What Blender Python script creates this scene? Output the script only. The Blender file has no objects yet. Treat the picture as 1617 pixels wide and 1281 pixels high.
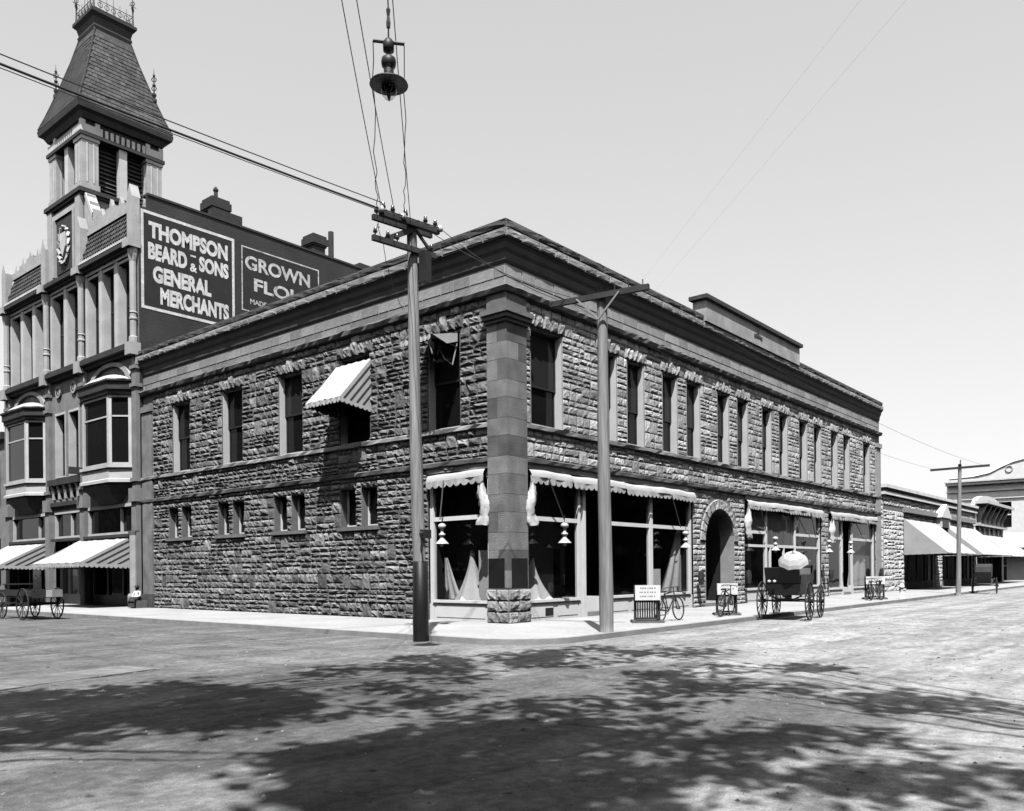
import bpy, math, random
from mathutils import Vector, Matrix
R = math.radians
scn = bpy.context.scene
COL = scn.collection

# ------------------------------------------------------------------ camera
cam_d = bpy.data.cameras.new('camera'); cam = bpy.data.objects.new('camera', cam_d); COL.objects.link(cam)
cam_d.sensor_fit = 'HORIZONTAL'; cam_d.sensor_width = 36.0; cam_d.lens = 29.40
cam_d.shift_y = 0.1609; cam_d.clip_start = 0.05; cam_d.clip_end = 3000
CAMP = Vector((-17.96, -15.13, 1.5))
cam.matrix_world = Matrix.Translation(CAMP) @ Matrix.Rotation(R(39.87 - 90), 4, 'Z') @ Matrix.Rotation(R(90), 4, 'X') @ Matrix.Rotation(R(-0.52), 4, 'Z')
scn.camera = cam
scn.render.engine = 'CYCLES'
scn.cycles.max_bounces = 8; scn.cycles.diffuse_bounces = 0; scn.cycles.glossy_bounces = 2; scn.cycles.transparent_max_bounces = 8
scn.render.resolution_x = 1024; scn.render.resolution_y = 811

# ------------------------------------------------------------------ sky, sun, exposure
SUN_AZ, SUN_EL = 40.0, 61.0          # direction the light travels (degrees from +X), elevation
w = bpy.data.worlds.new('World'); scn.world = w; w.use_nodes = True
nt = w.node_tree; nt.nodes.clear()
sky = nt.nodes.new('ShaderNodeTexSky'); sky.sky_type = 'NISHITA'; sky.sun_disc = False
sky.sun_elevation = R(SUN_EL)
sx, sy = -math.cos(R(SUN_AZ)), -math.sin(R(SUN_AZ))
sky.sun_rotation = math.atan2(sx, sy)
sky.air_density = 1.0; sky.dust_density = 0.0; sky.ozone_density = 1.0
sep = nt.nodes.new('ShaderNodeSeparateColor')      # old plates see mostly blue light: grey sky from the blue band
bg = nt.nodes.new('ShaderNodeBackground'); out = nt.nodes.new('ShaderNodeOutputWorld')
pw_ = nt.nodes.new('ShaderNodeMath'); pw_.operation = 'POWER'; pw_.inputs[1].default_value = 0.45     # soft shoulder of the plate
gn_ = nt.nodes.new('ShaderNodeMath'); gn_.operation = 'MULTIPLY'; gn_.inputs[1].default_value = 2.45
nt.links.new(sky.outputs[0], sep.inputs[0]); nt.links.new(sep.outputs[2], pw_.inputs[0]); nt.links.new(pw_.outputs[0], gn_.inputs[0]); nt.links.new(gn_.outputs[0], bg.inputs[0])
bg.inputs[1].default_value = 0.12
nt.links.new(bg.outputs[0], out.inputs[0])
sun_d = bpy.data.lights.new('sun', 'SUN'); sun_d.energy = 5.0; sun_d.angle = R(0.53); sun_d.color = (1, 0.99, 0.97)
sun = bpy.data.objects.new('sun', sun_d); COL.objects.link(sun)
dirv = Vector((math.cos(R(SUN_AZ)) * math.cos(R(SUN_EL)), math.sin(R(SUN_AZ)) * math.cos(R(SUN_EL)), -math.sin(R(SUN_EL))))
sun.rotation_euler = dirv.to_track_quat('-Z', 'Y').to_euler(); sun.location = (0, 0, 60)
sun_d.color = (1, 1, 1)
vs = scn.view_settings
vs.view_transform = 'Standard'; vs.look = 'None'; vs.exposure = 0.45; vs.gamma = 1.0; vs.use_curve_mapping = False

# ------------------------------------------------------------------ materials (all neutral grey: a monochrome plate)
MATS = {}
def mat(name, c, rough=0.85, var=0.25, scale=2.0, fine=0.15, fscale=30, bump=0.3, bscale=40, rnd=0.0, spec=0.3, metal=0.0, stretch=None, flake=None):
    m = bpy.data.materials.new(name); m.use_nodes = True; n = m.node_tree; b = n.nodes['Principled BSDF']
    tc = n.nodes.new('ShaderNodeTexCoord')
    src = tc.outputs['Object']
    if stretch:
        mpn = n.nodes.new('ShaderNodeMapping'); mpn.inputs['Scale'].default_value = stretch; n.links.new(src, mpn.inputs[0]); src = mpn.outputs[0]
    def noise(s, d=4):
        t = n.nodes.new('ShaderNodeTexNoise'); t.inputs['Scale'].default_value = s; t.inputs['Detail'].default_value = d
        n.links.new(src, t.inputs['Vector']); return t.outputs['Fac']
    def math_(op, a, bb):
        k = n.nodes.new('ShaderNodeMath'); k.operation = op
        for i, v in enumerate((a, bb)):
            if isinstance(v, (int, float)): k.inputs[i].default_value = v
            else: n.links.new(v, k.inputs[i])
        return k.outputs[0]
    def fac(src, amt): return math_('ADD', math_('MULTIPLY', math_('SUBTRACT', src, 0.5), amt * 3.0), 1.0)
    v = math_('MULTIPLY', fac(noise(scale), var), c)
    if fine: v = math_('MULTIPLY', v, fac(noise(fscale), fine))
    if rnd:
        g = n.nodes.new('ShaderNodeNewGeometry'); oi = n.nodes.new('ShaderNodeObjectInfo')
        r = math_('FRACT', math_('ADD', g.outputs['Random Per Island'], oi.outputs['Random']), 0)
        v = math_('MULTIPLY', v, math_('ADD', math_('MULTIPLY', math_('SUBTRACT', r, 0.5), rnd * 2), 1.0))
    if flake:
        k = n.nodes.new('ShaderNodeMapRange'); n.links.new(noise(5.0, 9), k.inputs[0])
        for i_, q_ in enumerate((flake[0], flake[1], 0.12, 1.0)): k.inputs[i_ + 1].default_value = q_
        v = math_('MULTIPLY', v, k.outputs[0])
    v = math_('MAXIMUM', v, 0.004)
    n.links.new(v, b.inputs['Base Color'])
    b.inputs['Roughness'].default_value = rough; b.inputs['Metallic'].default_value = metal
    b.inputs['Specular IOR Level'].default_value = spec
    if bump:
        bp = n.nodes.new('ShaderNodeBump'); bp.inputs['Strength'].default_value = bump; bp.inputs['Distance'].default_value = 0.03
        n.links.new(noise(bscale, 6), bp.inputs['Height']); n.links.new(bp.outputs[0], b.inputs['Normal'])
    MATS[name] = m; return m
M = MATS
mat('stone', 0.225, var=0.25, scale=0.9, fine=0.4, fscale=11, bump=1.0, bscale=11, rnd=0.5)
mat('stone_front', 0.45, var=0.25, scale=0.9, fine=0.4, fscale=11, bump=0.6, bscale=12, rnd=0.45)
mat('mortar', 0.2, var=0.2, bump=0.4)
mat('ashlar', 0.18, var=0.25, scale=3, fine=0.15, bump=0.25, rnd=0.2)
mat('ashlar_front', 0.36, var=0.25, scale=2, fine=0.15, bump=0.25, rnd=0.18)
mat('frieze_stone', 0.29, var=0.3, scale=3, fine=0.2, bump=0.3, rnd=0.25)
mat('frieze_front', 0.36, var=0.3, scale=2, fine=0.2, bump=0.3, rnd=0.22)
mat('joint', 0.42, var=0.2, bump=0.2)
mat('pilaster_stone', 0.21, var=0.5, scale=1.6, fine=0.3, fscale=30, bump=0.9, bscale=38, rnd=0.5)
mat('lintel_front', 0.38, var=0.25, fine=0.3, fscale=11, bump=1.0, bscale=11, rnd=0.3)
mat('window_paint', 0.62, rough=0.6, var=0.1, bump=0.05)
mat('coping', 0.08, var=0.3, bump=0.6, bscale=12, rnd=0.2)
mat('roof_tar', 0.04)
mat('white_paint', 0.82, rough=0.5, var=0.08, scale=3, fine=0.06, bump=0.05)
mat('grey_paint', 0.30, rough=0.6, var=0.2, bump=0.1)
mat('dark_paint', 0.03, rough=0.5, var=0.3, bump=0.1)
mat('black', 0.012, rough=0.45, var=0.3, bump=0.1)
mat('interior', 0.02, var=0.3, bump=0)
mat('canvas', 0.49, rough=0.95, var=0.16, scale=1.4, fine=0.1, bump=0.25, bscale=6)
mat('canvas_dark', 0.06, rough=0.95, var=0.2, bump=0.2, bscale=8)
mat('cloth', 0.6, rough=0.95, var=0.12, bump=0.3, bscale=8)
mat('wood_pole', 0.31, var=0.35, scale=4.0, fine=0.45, fscale=26, bump=0.8, bscale=30, stretch=(1, 1, 0.05))
mat('wood_dark', 0.05, var=0.4, bump=0.4)
mat('iron', 0.025, rough=0.5, var=0.3, bump=0.2, spec=0.5)
mat('porcelain', 0.6, rough=0.2, var=0.05, bump=0)
mat('insulator', 0.03, rough=0.15, var=0.1, bump=0, spec=0.6)
mat('wire', 0.05, rough=0.6, bump=0)
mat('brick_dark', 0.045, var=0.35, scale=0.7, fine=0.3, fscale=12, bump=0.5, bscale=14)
mat('sign_white', 0.66, var=0.3, scale=2.5, fine=0.3, fscale=9, bump=0.1, flake=(0.22, 0.28))
mat('sign_worn', 0.55, var=0.4, scale=1.5, fine=0.4, fscale=7, bump=0.1, flake=(0.30, 0.42))
mat('sign_ground', 0.03, var=0.3, bump=0.2)
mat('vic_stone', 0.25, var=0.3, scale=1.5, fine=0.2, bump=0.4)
mat('vic_trim', 0.42, var=0.25, scale=1.5, fine=0.15, bump=0.2)
mat('vic_light', 0.56, var=0.2, scale=1.5, bump=0.15)
mat('vic_dark', 0.05, var=0.35, bump=0.3)
mat('slate', 0.08, var=0.35, scale=0.9, fine=0.35, fscale=5, bump=0.5, bscale=9, rnd=0.3)
mat('sidewalk', 0.42, rough=0.9, var=0.2, scale=0.5, fine=0.2, fscale=7, bump=0.3, bscale=20)
mat('kerb', 0.32, var=0.3, scale=2, bump=0.5)
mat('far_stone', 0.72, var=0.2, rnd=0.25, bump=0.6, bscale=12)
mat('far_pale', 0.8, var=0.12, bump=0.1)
mat('skin', 0.35, rough=0.6, var=0.1, bump=0)
mat('bark', 0.09, var=0.4, bump=0.8, bscale=10)
mat('leaf', 0.05, var=0.4, scale=3, bump=0, rnd=0.4, rough=0.6)
mat('horse', 0.03, rough=0.6, var=0.3, bump=0.1)
mat('wood_mid', 0.16, var=0.3, fine=0.3, bump=0.4)
mat('added_block', 0.10, var=0.3, bump=0.4)
mat('cornice_shade', 0.09, var=0.3, bump=0.2)  # shade below the cornice edge put into the moulding's colour
mat('clod', 0.16, var=0.3, rnd=0.6, bump=0.3)
mat('wagon_wood', 0.04, var=0.3, fine=0.3, bump=0.4)
mat('kerb_light', 0.20, var=0.45, scale=0.6, fine=0.4, fscale=5, bump=0.5)

def glass_mat(name, tint, opaque):
    m = bpy.data.materials.new(name); m.use_nodes = True; n = m.node_tree; n.nodes.clear()
    o = n.nodes.new('ShaderNodeOutputMaterial'); gl = n.nodes.new('ShaderNodeBsdfGlossy'); gl.inputs['Roughness'].default_value = 0.03
    gl.inputs['Color'].default_value = (0.65, 0.65, 0.65, 1)
    if opaque:
        t = n.nodes.new('ShaderNodeBsdfDiffuse'); t.inputs[0].default_value = (tint, tint, tint, 1)
    else:
        t = n.nodes.new('ShaderNodeBsdfTransparent'); t.inputs[0].default_value = (tint, tint, tint, 1)
    lw = n.nodes.new('ShaderNodeLayerWeight'); lw.inputs[0].default_value = 0.5; pw = n.nodes.new('ShaderNodeMath'); pw.operation = 'POWER'; pw.inputs[1].default_value = 4.5; n.links.new(lw.outputs['Facing'], pw.inputs[0])
    fr = n.nodes.new('ShaderNodeMath'); fr.operation = 'MULTIPLY_ADD'; fr.inputs[1].default_value = 0.9; fr.inputs[2].default_value = 0.04; n.links.new(pw.outputs[0], fr.inputs[0])
    tc = n.nodes.new('ShaderNodeTexCoord'); nz = n.nodes.new('ShaderNodeTexNoise'); nz.inputs['Scale'].default_value = 1.3
    bp = n.nodes.new('ShaderNodeBump'); bp.inputs['Strength'].default_value = 0.12; bp.inputs['Distance'].default_value = 0.05
    n.links.new(tc.outputs['Object'], nz.inputs['Vector']); n.links.new(nz.outputs['Fac'], bp.inputs['Height'])
    n.links.new(bp.outputs[0], gl.inputs['Normal'])
    mx = n.nodes.new('ShaderNodeMixShader'); n.links.new(fr.outputs[0], mx.inputs[0]); n.links.new(t.outputs[0], mx.inputs[1]); n.links.new(gl.outputs[0], mx.inputs[2])
    n.links.new(mx.outputs[0], o.inputs[0]); MATS[name] = m
glass_mat('glass_dark', 0.012, True)
glass_mat('glass_shade', 0.03, True)
glass_mat('glass_clear', 0.82, False)

def road_mat():
    m = bpy.data.materials.new('dirt_road'); m.use_nodes = True; n = m.node_tree; b = n.nodes['Principled BSDF']; MATS['dirt_road'] = m
    tc = n.nodes.new('ShaderNodeTexCoord'); P = tc.outputs['Object']
    def mp(rot, sc):
        k = n.nodes.new('ShaderNodeMapping'); k.inputs['Rotation'].default_value = (0, 0, rot); k.inputs['Scale'].default_value = sc
        n.links.new(P, k.inputs[0]); return k.outputs[0]
    def noise(v, s, d=5, dist=0):
        t = n.nodes.new('ShaderNodeTexNoise'); t.inputs['Scale'].default_value = s; t.inputs['Detail'].default_value = d; t.inputs['Distortion'].default_value = dist
        n.links.new(v, t.inputs['Vector']); return t.outputs['Fac']
    def mt(op, a, bb=0.0, c=None):
        k = n.nodes.new('ShaderNodeMath'); k.operation = op
        for i, v in enumerate((a, bb) if c is None else (a, bb, c)):
            if isinstance(v, (int, float)): k.inputs[i].default_value = v
            else: n.links.new(v, k.inputs[i])
        return k.outputs[0]
    def rng(v, a, bb, c, d):
        k = n.nodes.new('ShaderNodeMapRange'); k.interpolation_type = 'SMOOTHSTEP'
        n.links.new(v, k.inputs[0])
        for i, q in enumerate((a, bb, c, d)): k.inputs[i + 1].default_value = q
        return k.outputs[0]
    sepx = n.nodes.new('ShaderNodeSeparateXYZ'); n.links.new(P, sepx.inputs[0]); X, Y = sepx.outputs[0], sepx.outputs[1]
    wob = noise(P, 0.12, 4)
    # base tone: lighter towards the main street, darker towards the side street
    across = mt('ADD', mt('SUBTRACT', mt('MULTIPLY', X, 0.75), Y), mt('MULTIPLY', mt('SUBTRACT', wob, 0.5), 12))
    base = rng(across, -9.0, 10.0, 0.16, 0.34)
    s1 = noise(mp(R(6), (0.10, 0.9, 1)), 1.6, 5, 0.4)     # streaks drawn out along the main street
    s2 = noise(mp(R(-4), (0.9, 0.10, 1)), 1.6, 5, 0.4)    # and along the side street
    g = noise(P, 1.1, 6); f = noise(P, 9, 6); ff = noise(P, 60, 4)
    col = mt('MULTIPLY', base, rng(s1, 0.3, 0.7, 0.78, 1.18))
    col = mt('MULTIPLY', col, rng(s2, 0.3, 0.7, 0.88, 1.1))
    col = mt('MULTIPLY', col, rng(g, 0.3, 0.7, 0.86, 1.14))
    col = mt('MULTIPLY', col, rng(f, 0.3, 0.7, 0.8, 1.18))
    col = mt('MULTIPLY', col, rng(ff, 0.3, 0.7, 0.78, 1.2))
    # trodden damp crossing, its colour also darkened to deepen the tree shade
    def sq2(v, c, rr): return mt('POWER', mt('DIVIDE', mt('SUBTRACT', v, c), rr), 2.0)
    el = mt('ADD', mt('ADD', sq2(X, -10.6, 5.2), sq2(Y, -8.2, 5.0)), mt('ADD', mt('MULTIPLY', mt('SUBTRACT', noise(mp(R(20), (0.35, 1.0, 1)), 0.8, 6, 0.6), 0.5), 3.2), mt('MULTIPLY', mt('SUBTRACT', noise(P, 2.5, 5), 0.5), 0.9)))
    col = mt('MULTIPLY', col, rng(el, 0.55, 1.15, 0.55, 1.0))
    # wheel ruts
    def rut(coord, pos, wd, amt, other):
        d = mt('ABSOLUTE', mt('SUBTRACT', mt('ADD', coord, mt('MULTIPLY', mt('SUBTRACT', noise(P, 0.25, 3), 0.5), 0.8)), pos))
        k = rng(d, 0.0, wd, amt, 0.0)
        return mt('MULTIPLY', k, rng(noise(P, 0.5, 4), 0.35, 0.6, 0.0, 1.0))
    Yr = mt('ADD', Y, mt('MULTIPLY', X, 0.10))
    tot = None
    for pos in (-7.2, -8.6, -10.4, -11.9):
        r = rut(Yr, pos, 0.11, 0.3, X); tot = r if tot is None else mt('ADD', tot, r)
    for pos in (-6.3, -7.7, -9.3, -10.7):
        tot = mt('ADD', tot, rut(X, pos, 0.11, 0.3, Y))
    col = mt('MULTIPLY', col, mt('SUBTRACT', 1.0, mt('MINIMUM', tot, 0.6)))
    mo = noise(mp(R(10), (0.5, 1.3, 1)), 3.2, 7, 0.8)
    col = mt('MULTIPLY', col, rng(mo, 0.36, 0.56, 0.82, 1.04))
    # small droppings and clods
    vo = n.nodes.new('ShaderNodeTexVoronoi'); vo.inputs['Scale'].default_value = 2.2; n.links.new(P, vo.inputs['Vector'])
    col = mt('MULTIPLY', col, rng(vo.outputs['Distance'], 0.05, 0.12, 0.45, 1.0))
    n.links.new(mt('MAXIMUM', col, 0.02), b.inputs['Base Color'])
    b.inputs['Roughness'].default_value = 0.97; b.inputs['Specular IOR Level'].default_value = 0.15
    bp = n.nodes.new('ShaderNodeBump'); bp.inputs['Strength'].default_value = 0.6; bp.inputs['Distance'].default_value = 0.05
    h = mt('ADD', mt('ADD', mt('MULTIPLY', f, 0.6), mt('MULTIPLY', ff, 0.3)), mt('SUBTRACT', g, tot))
    n.links.new(h, bp.inputs['Height']); n.links.new(bp.outputs[0], b.inputs['Normal'])
road_mat()

# ------------------------------------------------------------------ mesh helpers
class MB:
    def __init__(s): s.v = []; s.f = []
    def add(s, vs, fs):
        k = len(s.v); s.v += [tuple(p) for p in vs]; s.f += [tuple(i + k for i in f) for f in fs]; return s
    def quad(s, *p): return s.add(p, [tuple(range(len(p)))])
    def box(s, x0, x1, y0, y1, z0, z1):
        return s.add([(x0, y0, z0), (x1, y0, z0), (x1, y1, z0), (x0, y1, z0), (x0, y0, z1), (x1, y0, z1), (x1, y1, z1), (x0, y1, z1)],
                     [(0, 3, 2, 1), (4, 5, 6, 7), (0, 1, 5, 4), (1, 2, 6, 5), (2, 3, 7, 6), (3, 0, 4, 7)])
    def fbox(s, F, u0, u1, d0, d1, z0, z1):
        p = [F(u, d, z) for z in (z0, z1) for (u, d) in ((u0, d0), (u1, d0), (u1, d1), (u0, d1))]
        return s.add(p, [(0, 3, 2, 1), (4, 5, 6, 7), (0, 1, 5, 4), (1, 2, 6, 5), (2, 3, 7, 6), (3, 0, 4, 7)])
    def bar(s, a, b, wd, h, up=(0, 0, 1)):
        a, b = Vector(a), Vector(b); t = (b - a).normalized(); u = Vector(up)
        if abs(t.dot(u)) > 0.98: u = Vector((1, 0, 0))
        r = t.cross(u).normalized(); u = r.cross(t)
        p = [q + r * (i * wd / 2) + u * (j * h / 2) for q in (a, b) for (i, j) in ((-1, -1), (1, -1), (1, 1), (-1, 1))]
        return s.add(p, [(0, 1, 2, 3), (4, 7, 6, 5), (0, 4, 5, 1), (1, 5, 6, 2), (2, 6, 7, 3), (3, 7, 4, 0)])
    def tube(s, pts, r, n=8, cap=True):
        pts = [Vector(p) for p in pts]; rs = r if isinstance(r, (list, tuple)) else [r] * len(pts)
        k = len(s.v); ref = None
        for i, p in enumerate(pts):
            t = (pts[min(i + 1, len(pts) - 1)] - pts[max(i - 1, 0)]).normalized()
            if ref is None: ref = Vector((0, 0, 1)) if abs(t.z) < 0.9 else Vector((1, 0, 0))
            a = t.cross(ref).normalized(); b = t.cross(a); ref = -b if False else ref
            for j in range(n):
                th = 2 * math.pi * j / n; q = p + (a * math.cos(th) + b * math.sin(th)) * rs[i]; s.v.append(tuple(q))
        for i in range(len(pts) - 1):
            for j in range(n):
                s.f.append((k + i * n + j, k + i * n + (j + 1) % n, k + (i + 1) * n + (j + 1) % n, k + (i + 1) * n + j))
        if cap:
            s.f.append(tuple(k + j for j in range(n))); e = k + (len(pts) - 1) * n; s.f.append(tuple(e + j for j in reversed(range(n))))
        return s
    def lathe(s, prof, c=(0, 0, 0), n=16, a0=0.0, a1=2 * math.pi):
        k = len(s.v); full = abs(a1 - a0 - 2 * math.pi) < 1e-6; m = n if full else n + 1
        for (r, z) in prof:
            for j in range(m):
                th = a0 + (a1 - a0) * j / n; s.v.append((c[0] + r * math.cos(th), c[1] + r * math.sin(th), c[2] + z))
        for i in range(len(prof) - 1):
            for j in range(n):
                j2 = (j + 1) % m
                s.f.append((k + i * m + j, k + i * m + j2, k + (i + 1) * m + j2, k + (i + 1) * m + j))
        return s
    def torus(s, c, Rr, r, axis, n=28, q=6):
        c = Vector(c); ax = Vector(axis).normalized(); a = ax.cross(Vector((0, 0, 1)))
        a = a.normalized() if a.length > 1e-3 else Vector((1, 0, 0)); b = ax.cross(a); k = len(s.v)
        for i in range(n):
            th = 2 * math.pi * i / n; d = a * math.cos(th) + b * math.sin(th)
            for j in range(q):
                ph = 2 * math.pi * j / q; s.v.append(tuple(c + d * (Rr + r * math.cos(ph)) + ax * (r * math.sin(ph))))
        for i in range(n):
            for j in range(q):
                s.f.append((k + i * q + j, k + ((i + 1) % n) * q + j, k + ((i + 1) % n) * q + (j + 1) % q, k + i * q + (j + 1) % q))
        return s
    def prism(s, poly, vec):
        n = len(poly); v = Vector(vec); a = [Vector(p) for p in poly]
        return s.add([*a, *[p + v for p in a]], [tuple(range(n)), tuple(reversed(range(n, 2 * n)))] + [(i, n + i, n + (i + 1) % n, (i + 1) % n) for i in range(n)])

def top_of(o):
    while o.parent: o = o.parent
    return o
WORLDROOT = set()
def build(name, mb, m, parent=None, smooth=False):
    me = bpy.data.meshes.new(name)
    vs = mb.v
    if parent is not None and top_of(parent).name in WORLDROOT:
        t = top_of(parent)
        off = t.location if t.type == 'EMPTY' else Vector((0, 0, 0))
        vs = [(p[0] - off[0], p[1] - off[1], p[2] - off[2]) for p in vs]
    me.from_pydata(vs, [], mb.f); me.update()
    if smooth: me.polygons.foreach_set('use_smooth', [True] * len(me.polygons))
    if m: me.materials.append(MATS[m])
    o = bpy.data.objects.new(name, me); COL.objects.link(o)
    if parent is not None: o.parent = parent
    return o
def tag(o, label=None, cat=None, group=None, kind=None):
    if label: o['label'] = label
    if cat: o['category'] = cat
    if group: o['group'] = group
    if kind: o['kind'] = kind
    return o
def thing(name, label, cat, loc=(0, 0, 0), rz=0.0, group=None, world=False):
    o = bpy.data.objects.new(name, None); COL.objects.link(o); o.location = loc; o.rotation_euler = (0, 0, rz); o.empty_display_size = 0.2
    tag(o, label, cat, group)
    if world: WORLDROOT.add(o.name)
    return o
def copy_tree(o, parent=None):
    c = o.copy(); COL.objects.link(c)
    if parent is not None: c.parent = parent
    for ch in list(o.children): copy_tree(ch, c)
    return c
def struct(name, mb, m, smooth=False):
    return tag(build(name, mb, m, None, smooth), kind='structure')

rng = random.Random(7)
FL = lambda u, d, z: (0.12 - d, u, z)       # main building, side-street wall: u along +Y, d outwards
FR = lambda u, d, z: (u, 0.12 - d, z)       # main building, main-street wall: u along +X

def wall_with_holes(mb, F, u0, u1, z0, z1, holes, depth=0.0):
    us = sorted({u0, u1, *[h[0] for h in holes], *[h[1] for h in holes]}); zs = sorted({z0, z1, *[h[2] for h in holes], *[h[3] for h in holes]})
    us = [u for u in us if u0 - 1e-6 <= u <= u1 + 1e-6]; zs = [z for z in zs if z0 - 1e-6 <= z <= z1 + 1e-6]
    for i in range(len(us) - 1):
        for j in range(len(zs) - 1):
            uc, zc = (us[i] + us[i + 1]) / 2, (zs[j] + zs[j + 1]) / 2
            if any(h[0] < uc < h[1] and h[2] < zc < h[3] for h in holes): continue
            mb.quad(F(us[i], depth, zs[j]), F(us[i + 1], depth, zs[j]), F(us[i + 1], depth, zs[j + 1]), F(us[i], depth, zs[j + 1]))
def reveal(mb, F, h, d0, d1):
    a, b, c, e = h
    mb.quad(F(a, d0, c), F(a, d1, c), F(a, d1, e), F(a, d0, e)); mb.quad(F(b, d0, c), F(b, d1, c), F(b, d1, e), F(b, d0, e))
    mb.quad(F(a, d0, e), F(a, d1, e), F(b, d1, e), F(b, d0, e)); mb.quad(F(a, d0, c), F(a, d1, c), F(b, d1, c), F(b, d0, c))

def stone(mb, F, u0, u1, z0, z1, bulge, g=0.012, rg=rng, rec=0.02):
    """one rock-faced block: recessed joint edge, steep margin, uneven swelling face"""
    u0 += g * rg.uniform(.5, 1.4); u1 -= g * rg.uniform(.5, 1.4); z0 += g * rg.uniform(.5, 1.4); z1 -= g * rg.uniform(.5, 1.4)
    w_, h_ = u1 - u0, z1 - z0
    m = min(0.028, 0.2 * h_, 0.2 * w_)
    nu = 5 if w_ > 0.3 else 4
    us = [0, m] + [w_ * k / (nu - 1) for k in range(1, nu - 1)] + [w_ - m, w_]; zs = [0, m, h_ * 0.38, h_ * 0.68, h_ - m, h_]
    k = len(mb.v); nU, nZ = len(us), len(zs)
    tilt = rg.uniform(-.25, .25); ctr = rg.uniform(0.35, 0.65)
    for j, z in enumerate(zs):
        for i, u in enumerate(us):
            if i in (0, nU - 1) or j in (0, nZ - 1): d = -rec; uu, zz = u, z
            else:
                edge = (i in (1, nU - 2)) + (j in (1, nZ - 2))
                d = bulge * (rg.uniform(.35, .85) if edge else rg.uniform(.6, 1.15)) * (1 + tilt * (u / w_ - ctr))
                jit = 0.012
                uu, zz = u + rg.uniform(-jit, jit) * (1 if i not in (1, nU - 2) else .5), z + rg.uniform(-jit, jit)
            mb.v.append(F(u0 + uu, d, z0 + zz))
    for j in range(nZ - 1):
        for i in range(nU - 1):
            a = k + j * nU + i; mb.f.append((a, a + 1, a + nU + 1, a + nU))

def lay(u0, u1, zsegs, holes, hr=(0.38, 0.56), wr=(0.24, 0.62), rg=rng):
    """broken-range masonry: ranges about half a metre high, each filled with tall, paired and triple stones"""
    out = []
    for (z0, z1) in zsegs:
        n = max(1, round((z1 - z0) / ((hr[0] + hr[1]) / 2))); hs = [rg.uniform(*hr) for _ in range(n)]; t = sum(hs); z = z0
        for h in hs:
            h *= (z1 - z0) / t; za, zb = z, z + h; z += h
            cuts = sorted((max(a, u0), min(b, u1)) for (a, b, c, d) in holes if c < zb - 0.02 and d > za + 0.02 and b > u0 + 1e-4 and a < u1 - 1e-4)
            p = u0; spans = []
            for a, b in cuts:
                if a > p + 0.03: spans.append((p, a))
                p = max(p, b)
            if p < u1 - 0.03: spans.append((p, u1))
            def fill(a, b, c, d):
                q = a
                while q < b - 1e-4:
                    wd = rg.uniform(*wr)
                    if b - q - wd < wr[0] * 0.8: wd = b - q
                    if wd > 0.95: wd *= 0.5
                    out.append((q, q + wd, c, d)); q += wd
            for a, b in spans:
                q = a
                while q < b - 1e-4:
                    k = rg.random(); wd = rg.uniform(.28, .5) if k < .2 else rg.uniform(.6, 1.7)
                    if b - q - wd < .25: wd = b - q
                    if h < 0.3: fill(q, q + wd, za, zb)
                    elif k < .2 and h < .62: fill(q, q + wd, za, zb)
                    elif k < .78:
                        s_ = za + h * rg.uniform(.36, .64); fill(q, q + wd, za, s_); fill(q, q + wd, s_, zb)
                    else:
                        s1 = za + h * rg.uniform(.26, .38); s2 = za + h * rg.uniform(.62, .72); fill(q, q + wd, za, s1); fill(q, q + wd, s1, s2); fill(q, q + wd, s2, zb)
                    q += wd
    return out

def text_mesh(s, bold):
    cu = bpy.data.curves.new('lettering', 'FONT'); cu.body = s; cu.offset = bold; cu.resolution_u = 4
    ob = bpy.data.objects.new('tmp_text', cu); COL.objects.link(ob); bpy.context.view_layer.update()
    me = bpy.data.meshes.new_from_object(ob.evaluated_get(bpy.context.evaluated_depsgraph_get()))
    vs = [v.co.copy() for v in me.vertices]; fs = [tuple(p.vertices) for p in me.polygons]
    bpy.data.objects.remove(ob); bpy.data.curves.remove(cu); bpy.data.meshes.remove(me)
    x0 = min(v.x for v in vs); x1 = max(v.x for v in vs); y0 = min(v.y for v in vs); y1 = max(v.y for v in vs)
    return [((v.x - x0) / (x1 - x0), (v.y - y0) / (y1 - y0)) for v in vs], fs
def lettering(s, P, u0, u1, z0, z1, m, parent, bold=0.02):
    """P(u, z) -> point; fills the box u0..u1, z0..z1"""
    vs, fs = text_mesh(s, bold); mb = MB(); mb.add([P(u0 + a * (u1 - u0), z0 + b * (z1 - z0)) for a, b in vs], fs)
    return build('lettering', mb, m, parent)
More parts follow.
